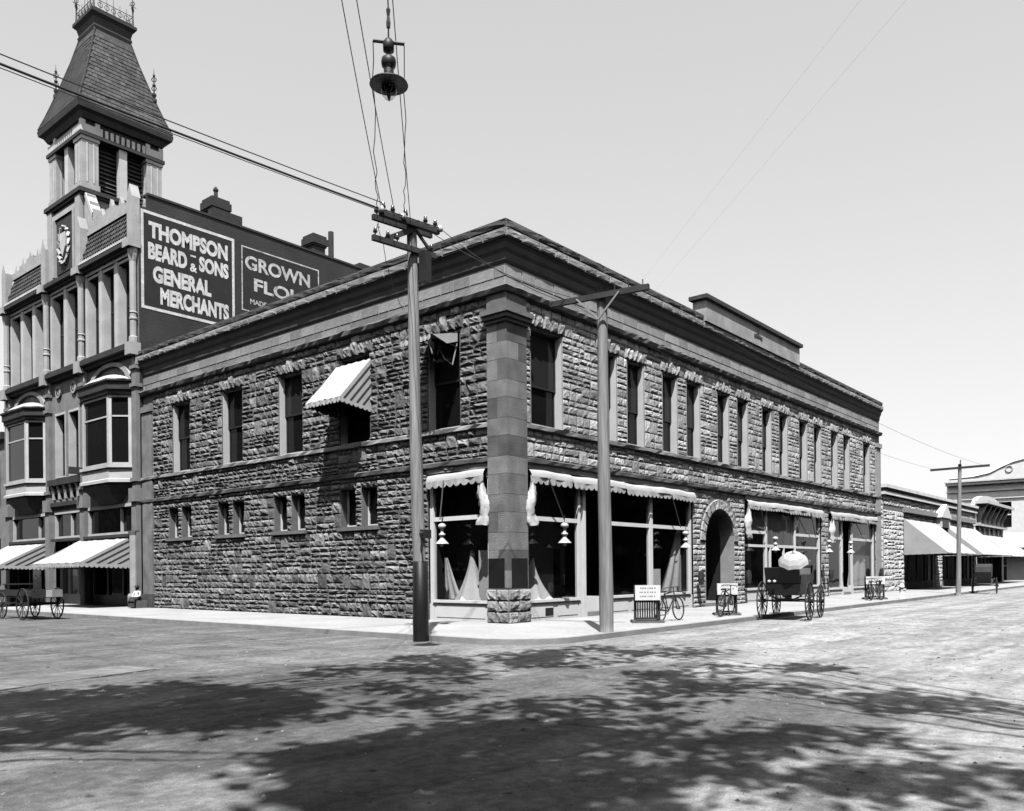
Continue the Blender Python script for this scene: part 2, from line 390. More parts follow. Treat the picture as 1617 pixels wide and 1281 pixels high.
#@@SECTION ground
# ------------------------------------------------------------------ ground, pavement
Z0 = -0.12
from mathutils import noise as mnoise
def ground_h(x, y):
    """trodden dirt: slight hollows and wheel ruts"""
    fade = min(1, max(0, (x + 19.5) / 2), max(0, (13 - x) / 3), max(0, (y + 17) / 2), max(0, (13 - y) / 3)); fade = min(fade, max(0, (13 - x) / 3), max(0, (x + 19.5) / 2), max(0, (y + 17) / 2), max(0, (13 - y) / 3))
    if x > -4.9 and y > -4.9: fade = 0.0
    d = min(max(-4.9 - x, 0) if y > -4.9 else 9, max(-4.9 - y, 0) if x > -4.9 else 9); fade *= min(1, d / 1.0) if d < 9 else 1
    h = .022 * mnoise.noise(Vector((x * .6, y * .6, 0))) + .018 * mnoise.noise(Vector((x * 1.9, y * 1.9, 3))) + .012 * mnoise.noise(Vector((x * 4.3, y * 4.3, 7)))
    wv = .5 * mnoise.noise(Vector((x * .18, y * .18, 11)))
    for c in (-7.2, -8.6, -10.4, -11.9): h -= .03 * math.exp(-((y + .1 * x + wv - c) / .1) ** 2) * max(0, mnoise.noise(Vector((x * .3, c, 2))) + .55)
    for c in (-6.3, -7.7, -9.3, -10.7): h -= .025 * math.exp(-((x + wv - c) / .1) ** 2) * max(0, mnoise.noise(Vector((c, y * .3, 5))) + .45)
    return Z0 + h * fade
mb = MB(); gx0, gx1, gy0, gy1, gs = -20.0, 13.5, -17.5, 13.5, 0.125; nx, ny = int((gx1 - gx0) / gs), int((gy1 - gy0) / gs)
for j in range(ny + 1):
    for i in range(nx + 1): x, y = gx0 + i * gs, gy0 + j * gs; mb.v.append((x, y, ground_h(x, y) if 0 < i < nx and 0 < j < ny else Z0))
for j in range(ny):
    for i in range(nx): q = j * (nx + 1) + i; mb.f.append((q, q + 1, q + nx + 2, q + nx + 1))
gx1, gy1 = gx0 + nx * gs, gy0 + ny * gs
for (a, b, c, d) in ((-400, gx0, -400, 600), (gx1, 600, -400, 600), (gx0, gx1, -400, gy0), (gx0, gx1, gy1, 600)): mb.quad((a, c, Z0), (b, c, Z0), (b, d, Z0), (a, d, Z0))
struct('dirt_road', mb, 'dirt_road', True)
mb = MB(); rg = random.Random(77)
for k in range(1500):
    t = rg.uniform(3.5, 26) ** 1.0; u = rg.uniform(-.62, .62) * t; x = CAMP.x + .7674 * t + .6412 * u; y = CAMP.y + .6412 * t - .7674 * u
    if x > -4.6 and y > -4.6: continue
    s_ = rg.uniform(.008, .028) * (1.8 if rg.random() < .06 else 1); z = ground_h(x, y)
    a0 = rg.uniform(0, 6.28); ring = [(x + s_ * rg.uniform(.7, 1.2) * math.cos(a0 + q * 1.257), y + s_ * rg.uniform(.7, 1.2) * math.sin(a0 + q * 1.257), z - .004) for q in range(5)]; top = (x + s_ * .2, y, z + s_ * rg.uniform(.4, .8))
    mb.add(ring + [top], [(q, (q + 1) % 5, 5) for q in range(5)])
tag(build('loose_stones', mb, 'clod'), 'scattered small stones and clods lying on the dirt road', 'stones', kind='stuff')
KX, KY = -4.35, -4.30
def kerb_path(off):
    r = 1.6 - off; cx, cy = KX + 1.6, KY + 1.6
    pts = [(KX + off, 120.0)] + [(cx - r * math.cos(a), cy - r * math.sin(a)) for a in [k * math.pi / 16 for k in range(9)]] + [(400.0, KY + off)]
    return pts
pk = kerb_path(0.16)
poly = pk + [(400, 0.6), (0.6, 0.6), (0.6, 120)]
mb = MB(); mb.prism([(x, y, Z0 - 0.02) for x, y in poly], (0, 0, 0.12 + 0.02)); struct('sidewalk', mb, 'sidewalk')
mb = MB(); a, b = kerb_path(0.0), kerb_path(0.155)
for i in range(len(a) - 1):
    q = [a[i], a[i + 1], b[i + 1], b[i]]; mb.prism([(x, y, Z0 - 0.03) for x, y in q], (0, 0, 0.03 + 0.12 + 0.006))
struct('kerb', mb, 'kerb')
# stone-flag crossing over the side street, half buried in dirt
mb = MB(); rg = random.Random(5); d = Vector((0.972, 0.235)); nrm = Vector((-0.235, 0.972)); p0 = Vector((-11.0, -0.95))
cross = struct('crossing', MB().quad(*[(p0.x - d.x * t + nrm.x * s, p0.y - d.y * t + nrm.y * s, Z0 + 0.006) for t, s in ((0, -.5), (14, -.75), (14, .75), (0, .5))]), 'kerb')
t = 0.1
while t < 13.5:
    L_ = rg.uniform(0.8, 1.3); mb = MB(); wv = 0.5 + 0.25 * t / 14
    c = [(t, -wv), (t + L_ - .03, -wv), (t + L_ - .03, wv), (t, wv)]
    mb.prism([(p0.x - d.x * q + nrm.x * s, p0.y - d.y * q + nrm.y * s, Z0 - 0.02) for q, s in c], (0, 0, 0.03 + rg.uniform(0, .008)))
    build('flagstone', mb, 'kerb_light', cross); t += L_

# ------------------------------------------------------------------ main stone building
SB = thing('stone_building', 'two-storey rock-faced stone corner building with deep cornice and shopfronts', 'building', (0, 0, 0), world=True)
LW, RW = 21.25, 34.85
WL = [(1.88, 3.22), (5.82, 7.66), (9.58, 11.02), (13.38, 14.82), (17.25, 18.68)]
WL = [(1.9, 3.25), (5.95, 7.5), (9.58, 11.02), (13.38, 14.82), (17.25, 18.68)]
SL = [(5.63, 7.5), (9.5, 11.36), (13.33, 15.17), (17.2, 19.05)]
WR = [(1.22, 2.79), (4.75, 5.87), (6.5, 7.63), (8.9, 10.02), (10.72, 11.83), (13.3, 14.38), (15.15, 16.22), (17.7, 18.75), (19.6, 20.65), (22.05, 23.12), (24.0, 25.05), (26.45, 27.5), (28.4, 29.45), (31.75, 33.0)]
ZW = (5.78, 8.68); ZS = (3.0, 4.28); ZF = 4.46
holesL = [(a, b, *ZW) for a, b in WL]
slits = []
for a, b in SL:
    m_ = (a + b) / 2; slits += [(a, m_ - .14), (m_ + .14, b)]
holesL += [(a, b, *ZS) for a, b in slits]
holesL += [(0.78, 3.3, -0.2, ZF)]
STORES = [(0.98, 11.15), (15.78, 24.95), (26.0, 33.9)]
ARCH = (12.15, 14.72); ASP = 2.6; AR = (ARCH[1] - ARCH[0]) / 2; AC = (ARCH[0] + ARCH[1]) / 2
holesR = [(a, b, *ZW) for a, b in WR] + [(a, b, -0.2, ZF) for a, b in STORES] + [(ARCH[0], ARCH[1], -0.2, ASP)]
archsteps = []
NST = 8
for k in range(NST):     # round head as narrow slices
    za = ASP + AR * k / NST; hw = math.sqrt(max(0, AR * AR - (za - ASP) ** 2))
    archsteps.append((AC - hw, AC + hw, za, ASP + AR * (k + 1) / NST))
holesR_b = holesR + archsteps
mb = MB(); wall_with_holes(mb, FL, 0.0, LW, -0.1, 9.5, holesL); wall_with_holes(mb, FR, 0.0, RW, -0.1, 9.5, holesR_b)
wall = build('wall', mb, 'mortar', SB)
# rock-faced masonry
ZSEG = [(0, 2.86), (2.86, 3.0), (3.0, 4.28), (4.28, 4.48), (4.48, 4.62), (4.80, 5.62), (5.78, 8.68), (8.68, 9.10), (9.10, 9.36)]
ZSEG_R = [(0, 4.62), (4.80, 5.62), (5.78, 8.68), (8.68, 9.10), (9.10, 9.36)]
VL = 0.42
def lint_holes(hs, z, dz, pad): return [(a - pad, b + pad, z, z + dz) for a, b in hs]
hl = holesL + lint_holes(WL, 8.68, 0.42, 0.14) + lint_holes(slits, 4.28, 0.2, 0.0) + [(0, 0.78, -1, 10), (20.35, 30, -1, 10)]
hl += [(a - .1, b + .1, 2.86, 3.0) for a, b in SL]
ring = []
for k in range(NST + 3):
    za = ASP + (AR + 0.42) * k / (NST + 3); hw = math.sqrt(max(0, (AR + .42) ** 2 - (za - ASP) ** 2)); ring.append((AC - hw, AC + hw, za, ASP + (AR + .42) * (k + 1) / (NST + 3)))
hr_ = holesR + ring + lint_holes(WR, 8.68, 0.42, 0.14) + [(0, 0.95, -1, 10), (34.0, 40, -1, 10)]
hr_ += [(a, b, ZF, ZF + .17) for a, b in STORES]
st = [('L', s) for s in lay(0.78, 20.35, ZSEG, hl)] + [('R', s) for s in lay(0.95, 34.0, ZSEG_R, hr_ + [(11.15, 15.78, -1, 4.62)])] + [('R', s) for s in lay(11.15, 15.78, [(0, 4.62)], hr_, hr=(.16, .25))]
def seen(t):
    k, (a, b, c, d) = t; p = Vector(FL((a + b) / 2, 0, (c + d) / 2) if k == 'L' else FR((a + b) / 2, 0, (c + d) / 2)); v = p - CAMP
    return -(b - a) * (d - c) * abs(v.x if k == 'L' else v.y) / v.length ** 3
st.sort(key=seen)
restL, restR = MB(), MB()
for i, (k, s) in enumerate(st):
    F = FL if k == 'L' else FR; bul = rng.uniform(0.045, 0.10) if k == 'L' else rng.uniform(0.016, 0.045)
    if i < 300:
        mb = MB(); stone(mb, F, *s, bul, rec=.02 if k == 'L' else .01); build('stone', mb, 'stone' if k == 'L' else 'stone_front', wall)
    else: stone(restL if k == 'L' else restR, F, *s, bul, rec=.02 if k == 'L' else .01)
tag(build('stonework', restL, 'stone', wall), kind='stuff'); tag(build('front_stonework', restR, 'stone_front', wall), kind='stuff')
# lintel stones over the upper windows and slits
for F, hs, m_ in ((FL, WL, 'stone'), (FR, WR, 'stone_front')):
    for (a, b) in hs:
        n = 5; wd = (b - a + .28) / n
        for k in range(n):
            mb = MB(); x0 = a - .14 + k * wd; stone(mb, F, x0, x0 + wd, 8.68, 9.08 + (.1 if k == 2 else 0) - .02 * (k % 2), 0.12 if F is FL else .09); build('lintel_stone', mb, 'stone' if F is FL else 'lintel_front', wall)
for (a, b) in slits:
    n = 3; wd = (b - a) / n
    for k in range(n):
        mb = MB(); stone(mb, FL, a + k * wd, a + (k + 1) * wd, 4.28, 4.47, 0.1); build('lintel_stone', mb, 'stone', wall)
# arch stones
nA = 13
arch = None
for k in range(nA):
    a0, a1 = math.pi * k / nA, math.pi * (k + 1) / nA
    mb = MB()
    def FA(u, d, z): return FR(AC - (AR + z) * math.cos(a0 + (a1 - a0) * u), d, ASP + (AR + z) * math.sin(a0 + (a1 - a0) * u))
    kk = len(mb.v); us = (0.0, .06, .5, .94, 1.0); zs = (0.0, .03, .2, .38, .41)
    for j, z in enumerate(zs):
        for i, u in enumerate(us):
            dd = -0.02 if (i in (0, 4) or (j == 4)) else (0.07 * rng.uniform(.5, 1.2))
            if j == 0: dd = 0.03
            mb.v.append(FA(u * .98 + .01, dd, z))
    for j in range(4):
        for i in range(4):
            q = kk + j * 5 + i; mb.f.append((q, q + 1, q + 6, q + 5))
    v = build('arch_stone', mb, 'lintel_front', wall)
# sweeping a profile round the corner: path from far left end, round the corner, to the far right end
def sweep(mb, prof, dL=LW, dR=RW, rough=0.0, step=None, endcap=True, part=None):
    """prof: list of (d, z), d measured outwards from the wall plane"""
    pts = []
    if step:
        n1, n2 = int(dL / step), int(dR / step)
        pts = [('L', dL * (1 - k / n1)) for k in range(n1)] + [('C', 0)] + [('R', dR * (k + 1) / n2) for k in range(n2)]
    else: pts = [('L', dL), ('C', 0), ('R', dR)]
    if part == 'L': pts = [q for q in pts if q[0] == 'L' and q[1] > .8] + [('L', .755)]
    if part == 'R': pts = [('R', .925)] + [q for q in pts if q[0] == 'R' and q[1] > 1.0]
    k0 = len(mb.v); n = len(prof)
    for (k, u) in pts:
        for (d, z) in prof:
            e = d + (rng.uniform(-rough, rough) if d > 0.02 else 0); ze = z + (rng.uniform(-rough, rough) * .6 if d > 0.02 else 0)
            if k == 'L': mb.v.append((0.12 - e, u, ze))
            elif k == 'R': mb.v.append((u, 0.12 - e, ze))
            else: mb.v.append((0.12 - e, 0.12 - e, ze))
    for i in range(len(pts) - 1):
        for j in range(n - 1):
            a = k0 + i * n + j; mb.f.append((a, a + 1, a + n + 1, a + n))
    if endcap:
        mb.f.append(tuple(k0 + j for j in range(n))); e = k0 + (len(pts) - 1) * n; mb.f.append(tuple(e + j for j in range(n)))
for sd_ in 'LR':
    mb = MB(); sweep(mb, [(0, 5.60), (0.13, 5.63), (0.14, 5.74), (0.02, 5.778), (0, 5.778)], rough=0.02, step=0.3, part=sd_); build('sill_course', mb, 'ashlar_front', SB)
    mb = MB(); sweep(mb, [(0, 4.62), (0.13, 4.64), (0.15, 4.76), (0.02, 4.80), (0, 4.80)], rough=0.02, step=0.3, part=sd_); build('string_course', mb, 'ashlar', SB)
mb = MB(); sweep(mb, [(0, 9.34), (0.17, 9.38), (0.22, 9.50), (0.20, 9.55), (0, 9.57)], rough=0.022, step=0.22); build('architrave', mb, 'ashlar', SB)
mb = MB(); sweep(mb, [(-0.02, 9.5), (-0.02, 10.95)]); fr = build('frieze', mb, 'joint', SB)
# frieze blocks: two courses of squared ashlar
ub = MB(); ub.add([(0, 0, 0), (1, 0, 0), (1, 0, 1), (0, 0, 1), (.01, 1, .03), (.99, 1, .03), (.99, 1, .97), (.01, 1, .97)], [(4, 5, 6, 7), (0, 1, 5, 4), (1, 2, 6, 5), (2, 3, 7, 6), (3, 0, 4, 7)])
protoL = build('frieze_block', ub, 'frieze_stone', fr); protoR = build('frieze_block', ub, 'frieze_front', fr); first = {'L': protoL, 'R': protoR}
for side, length in (('L', LW), ('R', RW)):
    for c, (za, zb) in enumerate(((9.575, 9.82), (9.845, 10.14))):
        u = -0.14 if c == 0 else 0.02 - 0.16
        k = 0
        while u < length - 0.1:
            wd = rng.uniform(0.5, 0.95) if side == 'L' else rng.uniform(0.6, 1.1); wd = min(wd, length - u)
            pr = first[side]
            if pr is not None: o = pr; first[side] = None
            else:
                o = (protoL if side == 'L' else protoR).copy(); COL.objects.link(o)
            th = 0.028 + rng.uniform(-.006, .006)
            if k == 0: u = 0.12 - 0.045 + (0.3 if c else 0.0) * 0
            o.matrix_basis = Matrix(((0, -th, 0, 0.14 - 0.0), (wd - .03, 0, 0, u + .015), (0, 0, zb - za, za), (0, 0, 0, 1))) if side == 'L' else Matrix(((wd - .03, 0, 0, u + .015), (0, -th, 0, 0.14), (0, 0, zb - za, za), (0, 0, 0, 1)))
            u += wd; k += 1
# cornice with rock-faced edge, coping and roof
mb = MB(); sweep(mb, [(0, 10.22), (0.04, 10.3), (0.06, 10.5), (0.12, 10.6), (0.15, 10.74), (0.22, 10.84)], endcap=False); build('cornice_moulding', mb, 'cornice_shade', SB)
mb = MB(); sweep(mb, [(0.1, 10.845), (0.25, 10.845), (0.25, 11.09), (0.1, 11.10)]); crn = build('cornice', mb, 'mortar', SB)
mb = MB(); sweep(mb, [(0.02, 11.095), (0.2, 11.10), (0.2, 11.36), (-0.45, 11.37)]); cop = build('coping', mb, 'coping', SB)
def edge_blocks(z0, z1, d0, name, m_, parent, wr, bulge):
    for side, length in (('L', LW), ('R', RW)):
        F = (lambda u, d, z: (0.12 - d0 - d, u, z)) if side == 'L' else (lambda u, d, z: (u, 0.12 - d0 - d, z))
        u = 0.12 - d0
        while u < length - .05:
            wd = rng.uniform(*wr); wd = length - u if length - u - wd < .3 else wd
            mb = MB(); stone(mb, F, u, u + wd, z0 + rng.uniform(-.012, .012), z1 + rng.uniform(-.012, .012), bulge * rng.uniform(.7, 1.3), g=.006); build(name, mb, m_, parent); u += wd
edge_blocks(10.85, 11.09, .255, 'cornice_block', 'frieze_stone', crn, (.55, 1.0), .035)
edge_blocks(11.11, 11.355, .205, 'coping_block', 'coping', cop, (.8, 1.5), .05)
mb = MB(); mb.box(0.5, RW - .05, 0.5, LW - .05, 10.9, 11.0); mb.quad((RW - .02, 0.12, -.1), (RW - .02, LW, -.1), (RW - .02, LW, 11.3), (RW - .02, 0.12, 11.3)); mb.quad((.12, LW - .02, -.1), (RW, LW - .02, -.1), (RW, LW - .02, 11.3), (.12, LW - .02, 11.3))
build('roof', mb, 'roof_tar', SB)
# raised name panel on the main-street parapet
mb = MB(); mb.box(11.75, 21.35, -0.22, 0.35, 11.1, 11.95); pan = build('parapet_panel', mb, 'frieze_front', SB)
mb = MB(); mb.box(11.6, 21.5, -0.34, 0.45, 11.95, 12.1); build('panel_coping', mb, 'coping', pan)
mb = MB()
for dx, dz in ((0, 0), (.16, 0), (-.16, 0), (.32, -.03), (-.32, -.03), (0, .15)): mb.lathe([(0, .05), (.07, .02), (.09, 0)], (0, 0, 0), 8); 
mb = MB()
for dx, dz in ((0, 0), (.17, 0), (-.17, 0), (.34, -.04), (-.34, -.04), (0, .17)): mb.box(16.6 + dx - .07, 16.6 + dx + .07, -0.25, -0.21, 11.5 + dz - .06, 11.5 + dz + .06)
build('carved_emblem', mb, 'coping', pan)
# corner pilaster: squared blocks on a rock-faced base
mb = MB(); mb.box(0.02, 0.93, 0.02, 0.76, 0.0, 9.36); pil = build('corner_pilaster', mb, 'ashlar', SB)
z = 1.0; k = 0
while z < 8.45:
    h = 0.58 if k % 2 else 0.5; h = min(h, 8.52 - z)
    if 8.52 - z - h < 0.25: h = 8.52 - z
    cut = 0.38 if k % 2 else 0.58
    def blk(x0, x1, y0, y1): build('pilaster_block', MB().box(x0, x1, y0, y1, z + .005, z + h - .005), 'pilaster_stone', pil)
    blk(0.0, 0.90 if k % 2 else 0.52, 0.0, 0.36 if k % 2 else 0.745)
    if k % 2: blk(0.004, 0.5, 0.368, 0.745)
    else: blk(0.528, 0.90, 0.004, 0.5)
    z += h; k += 1
mb = MB()
for (z0, z1, e) in ((8.52, 8.62, .06), (8.62, 8.74, .13), (8.74, 8.88, .19)): mb.box(-e, 0.93 + e * .4, -e, 0.76 + e * .4, z0, z1)
build('pilaster_capital', mb, 'ashlar', pil)
FLp = lambda u, d, z: (-0.02 - d, u, z); FRp = lambda u, d, z: (u, -0.02 - d, z)
mb = MB(); mb.box(-.015, 0.96, -.015, 0.79, -0.02, 0.98); build('pilaster_base', mb, 'mortar', pil)
for (z0, z1) in ((0, .32), (.32, .64), (.64, .96)):
    for F, wd in ((FLp, .8), (FRp, .98)):
        sp = wd * rng.uniform(.38, .62)
        for (p_, q_) in ((-.02, sp), (sp, wd)): mb = MB(); stone(mb, F, p_, q_, z0, z1, 0.06); build('base_stone', mb, 'lintel_front', pil)
mb = MB(); mb.box(-0.012, 0.0, 0.14, 0.745, 0.98, 1.84); build('notice_board', mb, 'black', pil)
mb = MB(); mb.box(0.14, 0.85, -0.012, 0.0, 0.98, 1.84); build('notice_board', mb, 'black', pil)
# end pilasters
mb = MB(); mb.box(0.03, .5, 20.36, 21.24, 0, 8.6); mb.box(-.03, .5, 20.3, 21.25, 8.6, 8.85); mb.box(-.05, .5, 20.3, 21.25, 0, .6); build('end_pilaster', mb, 'pilaster_stone', SB)
mb = MB(); mb.box(34.0, 34.84, 0.03, .5, 0, 8.6); mb.box(33.95, 34.88, -.05, .5, 8.6, 8.85); mb.box(33.95, 34.87, -.05, .5, 0, .6); build('end_pilaster', mb, 'ashlar_front', SB)

# upper windows
def sash_window(F, a, b, z0, z1, parent, dark=True, rail=0.5, blind=0.0):
    mb = MB(); fw = 0.09
    mb.fbox(F, a, a + .03, -0.30, -0.02, z0, z1); mb.fbox(F, b - .03, b, -0.30, -0.02, z0, z1)
    mb.fbox(F, a + .03, b - .03, -0.30, -0.05, z0, z0 + .04); mb.fbox(F, a + .03, b - .03, -0.30, -0.05, z1 - .05, z1)
    fo = build('window', mb, 'window_paint', parent)
    zm = z0 + (z1 - z0) * rail
    for nm, za, zb, dd in (('upper_sash', zm - .03, z1 - .05, -0.235), ('lower_sash', z0 + .04, zm + .03, -0.285)):
        mb = MB(); s_ = 0.055
        mb.fbox(F, a + .03, a + .03 + s_, dd - .04, dd, za, zb); mb.fbox(F, b - .03 - s_, b - .03, dd - .04, dd, za, zb)
        mb.fbox(F, a + .03 + s_, b - .03 - s_, dd - .04, dd, za, za + s_); mb.fbox(F, a + .03 + s_, b - .03 - s_, dd - .04, dd, zb - s_, zb)
        so = build(nm, mb, 'dark_paint', fo)
        mb = MB(); mb.quad(F(a + .05, dd - .025, za + .02), F(b - .05, dd - .025, za + .02), F(b - .05, dd - .025, zb - .02), F(a + .05, dd - .025, zb - .02))
        build('pane', mb, 'glass_shade' if (nm == 'upper_sash' and blind) else 'glass_dark', fo)
    return fo
for i, (a, b) in enumerate(WL): sash_window(FL, a, b, *ZW, SB, blind=(i in (2,)))
for i, (a, b) in enumerate(WR): sash_window(FR, a, b, *ZW, SB, rail=0.42, blind=(i not in (5, 7, 8)))
# slit windows of the side wall: pairs with splayed stone cheeks and a common sill
for (a, b) in slits:
    mb = MB(); reveal(mb, FL, (a, b, *ZS), 0.0, -0.34); sl = build('slit_window', mb, 'ashlar', SB)
    mb = MB(); mb.fbox(FL, a, a + .06, -.34, -.26, *ZS); mb.fbox(FL, b - .06, b, -.34, -.26, *ZS); mb.fbox(FL, a + .06, b - .06, -.34, -.26, ZS[0], ZS[0] + .07); build('frame', mb, 'white_paint', sl)
    mb = MB(); mb.quad(*[FL(u, -.31, z) for u, z in ((a, ZS[0]), (b, ZS[0]), (b, ZS[1]), (a, ZS[1]))]); build('pane', mb, 'glass_dark', sl)
for (a, b) in SL:
    mb = MB(); mb.fbox(FL, a - .1, b + .1, -.3, .13, 2.87, 3.0); build('sill', mb, 'ashlar', SB)
# reveals for the upper windows in stone
for F, hh, m_ in ((FL, WL, 'ashlar'), (FR, WR, 'ashlar_front')):
    for a, b in hh:
        mb = MB(); reveal(mb, F, (a, b, *ZW), 0.02, -0.36); build('window_reveal', mb, m_, wall)
# arched entry: deep reveal and dark door at the back
mb = MB(); n = 16; prof = [(ARCH[0], -0.1), (ARCH[0], ASP)] + [(AC - AR * math.cos(math.pi * k / n), ASP + AR * math.sin(math.pi * k / n)) for k in range(1, n)] + [(ARCH[1], ASP), (ARCH[1], -0.1)]
for i in range(len(prof) - 1):
    (a, c), (b, e) = prof[i], prof[i + 1]; mb.quad(FR(a, 0.03, c), FR(b, 0.03, e), FR(b, -.6, e), FR(a, -.6, c))
ent = build('arched_entry', mb, 'ashlar_front', SB)
mb = MB()
for i in range(len(prof) - 1):
    (a, c), (b, e) = prof[i], prof[i + 1]; mb.quad(FR(a, -.6, c), FR(b, -.6, e), FR(b, -3.2, e), FR(a, -3.2, c))
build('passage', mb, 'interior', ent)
mb = MB(); mb.fbox(FR, ARCH[0], ARCH[1], -3.35, -3.2, 0, 4.0); build('door', mb, 'dark_paint', ent)
mb = MB()
for k in range(2):
    for (z0, z1) in ((.2, 1.1), (1.25, 2.4)): x0 = ARCH[0] + .2 + k * 1.13; mb.fbox(FR, x0, x0 + 1.0, -3.2, -3.17, z0, z1)
build('door_panel', mb, 'black', ent)
mb = MB(); mb.fbox(FR, ARCH[0] - .05, ARCH[1] - .02, -1.2, 0.05, -.02, 0.14); build('step', mb, 'ashlar_front', ent)

# ---- shopfronts
def post(mb, F, u, wd, z0, z1, d0=-.2, d1=-.06): mb.fbox(F, u - wd / 2, u + wd / 2, d0, d1, z0, z1)
def shopfront(F, u0, u1, posts, zt, z_sill, bays, parent, room=3.6, zbar2=None, top_glass='glass_shade2'):
    """posts: list of (u, width); bays: list of (a, b, kind)"""
    mb = MB(); mb.fbox(F, u0, u1, -.22, 0.06, ZF, ZF + .17); so = build('shopfront', mb, 'grey_paint', parent)   # beam over the opening
    for (u, wd) in posts:
        mb = MB(); post(mb, F, u, wd, -.02, ZF); mb.fbox(F, u - wd * .75, u + wd * .75, -.22, -.04, ZF - .25, ZF - .1); mb.fbox(F, u - wd * .7, u + wd * .7, -.22, -.045, -.02, .5); build('post', mb, 'white_paint', so)
    for (a, b, kind) in bays:
        if kind == 'window':
            mb = MB(); mb.fbox(F, a, b, -.17, -.09, zt - .06, zt + .07)
            if zbar2: mb.fbox(F, a, b, -.17, -.09, zbar2 - .05, zbar2 + .06)
            build('transom_bar', mb, 'white_paint', so)
            mb = MB(); mb.fbox(F, a, b, -.22, -.06, -.02, z_sill - .08); mb.fbox(F, a, b, -.25, -.0, z_sill - .08, z_sill); ri = build('stall_riser', mb, 'white_paint', so)
            n = max(1, round((b - a) / 1.6))
            for k in range(n):
                x0 = a + (b - a) * k / n; x1 = a + (b - a) * (k + 1) / n
                mb = MB(); mb.fbox(F, x0 + .12, x1 - .12, -.058, -.048, .1, z_sill - .16); build('riser_panel', mb, 'white_paint', ri)
            for (za, zb) in ((z_sill, zt - .06), (zt + .07, ZF)):
                mb = MB(); mb.quad(F(a, -.13, za), F(b, -.13, za), F(b, -.13, zb), F(a, -.13, zb)); build('pane', mb, 'glass_clear' if za < 1 else top_glass, so)
        else:   # recessed doorway
            dp = -1.7
            mb = MB(); mb.fbox(F, a + .05, b - .05, dp - .08, dp, 0.16, 2.45); mb.fbox(F, a + .05, b - .05, dp - .1, dp - .02, 2.45, ZF); dr = build('door', mb, 'dark_paint', so)
            mb = MB(); mb.fbox(F, (a + b) / 2 - .28, (a + b) / 2 + .28, dp, dp + .02, 1.0, 2.2); build('door_pane', mb, 'glass_dark', dr)
            mb = MB(); mb.fbox(F, b - .2, b - .16, dp + .0, dp + .08, 1.0, 1.35); build('handle', mb, 'porcelain', dr)
            mb = MB(); mb.fbox(F, a, b, dp, -.05, -.02, .15); build('step', mb, 'grey_paint', so)
            for u in (a, b):
                mb = MB(); e = .03
                mb.quad(F(u, dp, z_sill), F(u, -.1, z_sill), F(u, -.1, ZF), F(u, dp, ZF)); build('side_pane', mb, 'glass_clear', so)
                mb = MB(); mb.fbox(F, u - .04, u + .04, dp, -.22, 0, z_sill); build('side_riser', mb, 'white_paint', so)
    # the room behind
    mb = MB(); d = -room
    mb.quad(F(u0, d, 0), F(u1, d, 0), F(u1, d, ZF + .3), F(u0, d, ZF + .3)); mb.quad(F(u0, d, ZF + .2), F(u1, d, ZF + .2), F(u1, -.1, ZF + .2), F(u0, -.1, ZF + .2))
    mb.quad(F(u0, d, 0), F(u0, -.1, 0), F(u0, -.1, ZF + .2), F(u0, d, ZF + .2)); mb.quad(F(u1, d, 0), F(u1, -.1, 0), F(u1, -.1, ZF + .2), F(u1, d, ZF + .2))
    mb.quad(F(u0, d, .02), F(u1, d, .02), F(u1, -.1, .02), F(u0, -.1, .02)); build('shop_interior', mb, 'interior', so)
    return so
glass_mat('glass_shade2', 0.55, False); glass_mat('glass_frost', 0.16, True)
sf1 = shopfront(FR, *STORES[0], [(1.05, .12), (3.72, .12), (4.0, .14), (5.2, .12), (8.15, .2), (11.07, .14)], 3.03, 0.62, [(1.1, 3.7, 'window'), (4.0, 5.2, 'door'), (5.25, 8.06, 'window'), (8.24, 11.0, 'window')], SB)
sf2 = shopfront(FR, *STORES[1], [(15.85, .14), (18.25, .14), (21.65, .14), (24.88, .14)], 3.08, 0.62, [(15.9, 18.2, 'window'), (18.75, 20.3, 'door'), (21.7, 24.8, 'window')], SB, zbar2=2.48, top_glass='glass_frost')
for (a, b) in ((18.32, 21.58),):
    mb = MB(); mb.fbox(FR, a, b, -.17, -.09, 2.43, 2.56); mb.fbox(FR, a + .38, a + .5, -.17, -.09, 0, 2.43); mb.fbox(FR, b - 1.3, b - 1.2, -.17, -.09, 0, 2.43); build('transom_bar', mb, 'white_paint', sf2)
    mb = MB(); mb.quad(*[FR(u, -.13, z) for u, z in ((a, 2.56), (b, 2.56), (b, ZF), (a, ZF))]); build('pane', mb, 'glass_frost', sf2)
sf3 = shopfront(FR, *STORES[2], [(26.1, .16), (28.3, .2), (29.9, .3), (33.8, .16)], 3.05, 0.4, [(26.2, 28.2, 'window'), (28.4, 29.75, 'door'), (30.05, 33.7, 'window')], SB, top_glass='glass_frost')
sf4 = shopfront(FL, 0.78, 3.3, [(0.86, .12), (3.22, .14)], 3.07, 0.62, [(0.92, 3.15, 'window')], SB, room=3.0)
# small cast-iron vents and boxes on the piers
mb = MB(); mb.fbox(FR, 1.9, 2.3, -.055, -.045, .12, .36); build('cellar_vent', mb, 'black', sf1)
for u in (11.3, 15.6, 25.6, 34.2):
    mb = MB(); mb.lathe([(0, -.3), (.1, -.26), (.13, 0), (.1, .22), (0, .28)], (u, -.14, 1.15), 8); build('wall_box', mb, 'iron', SB)
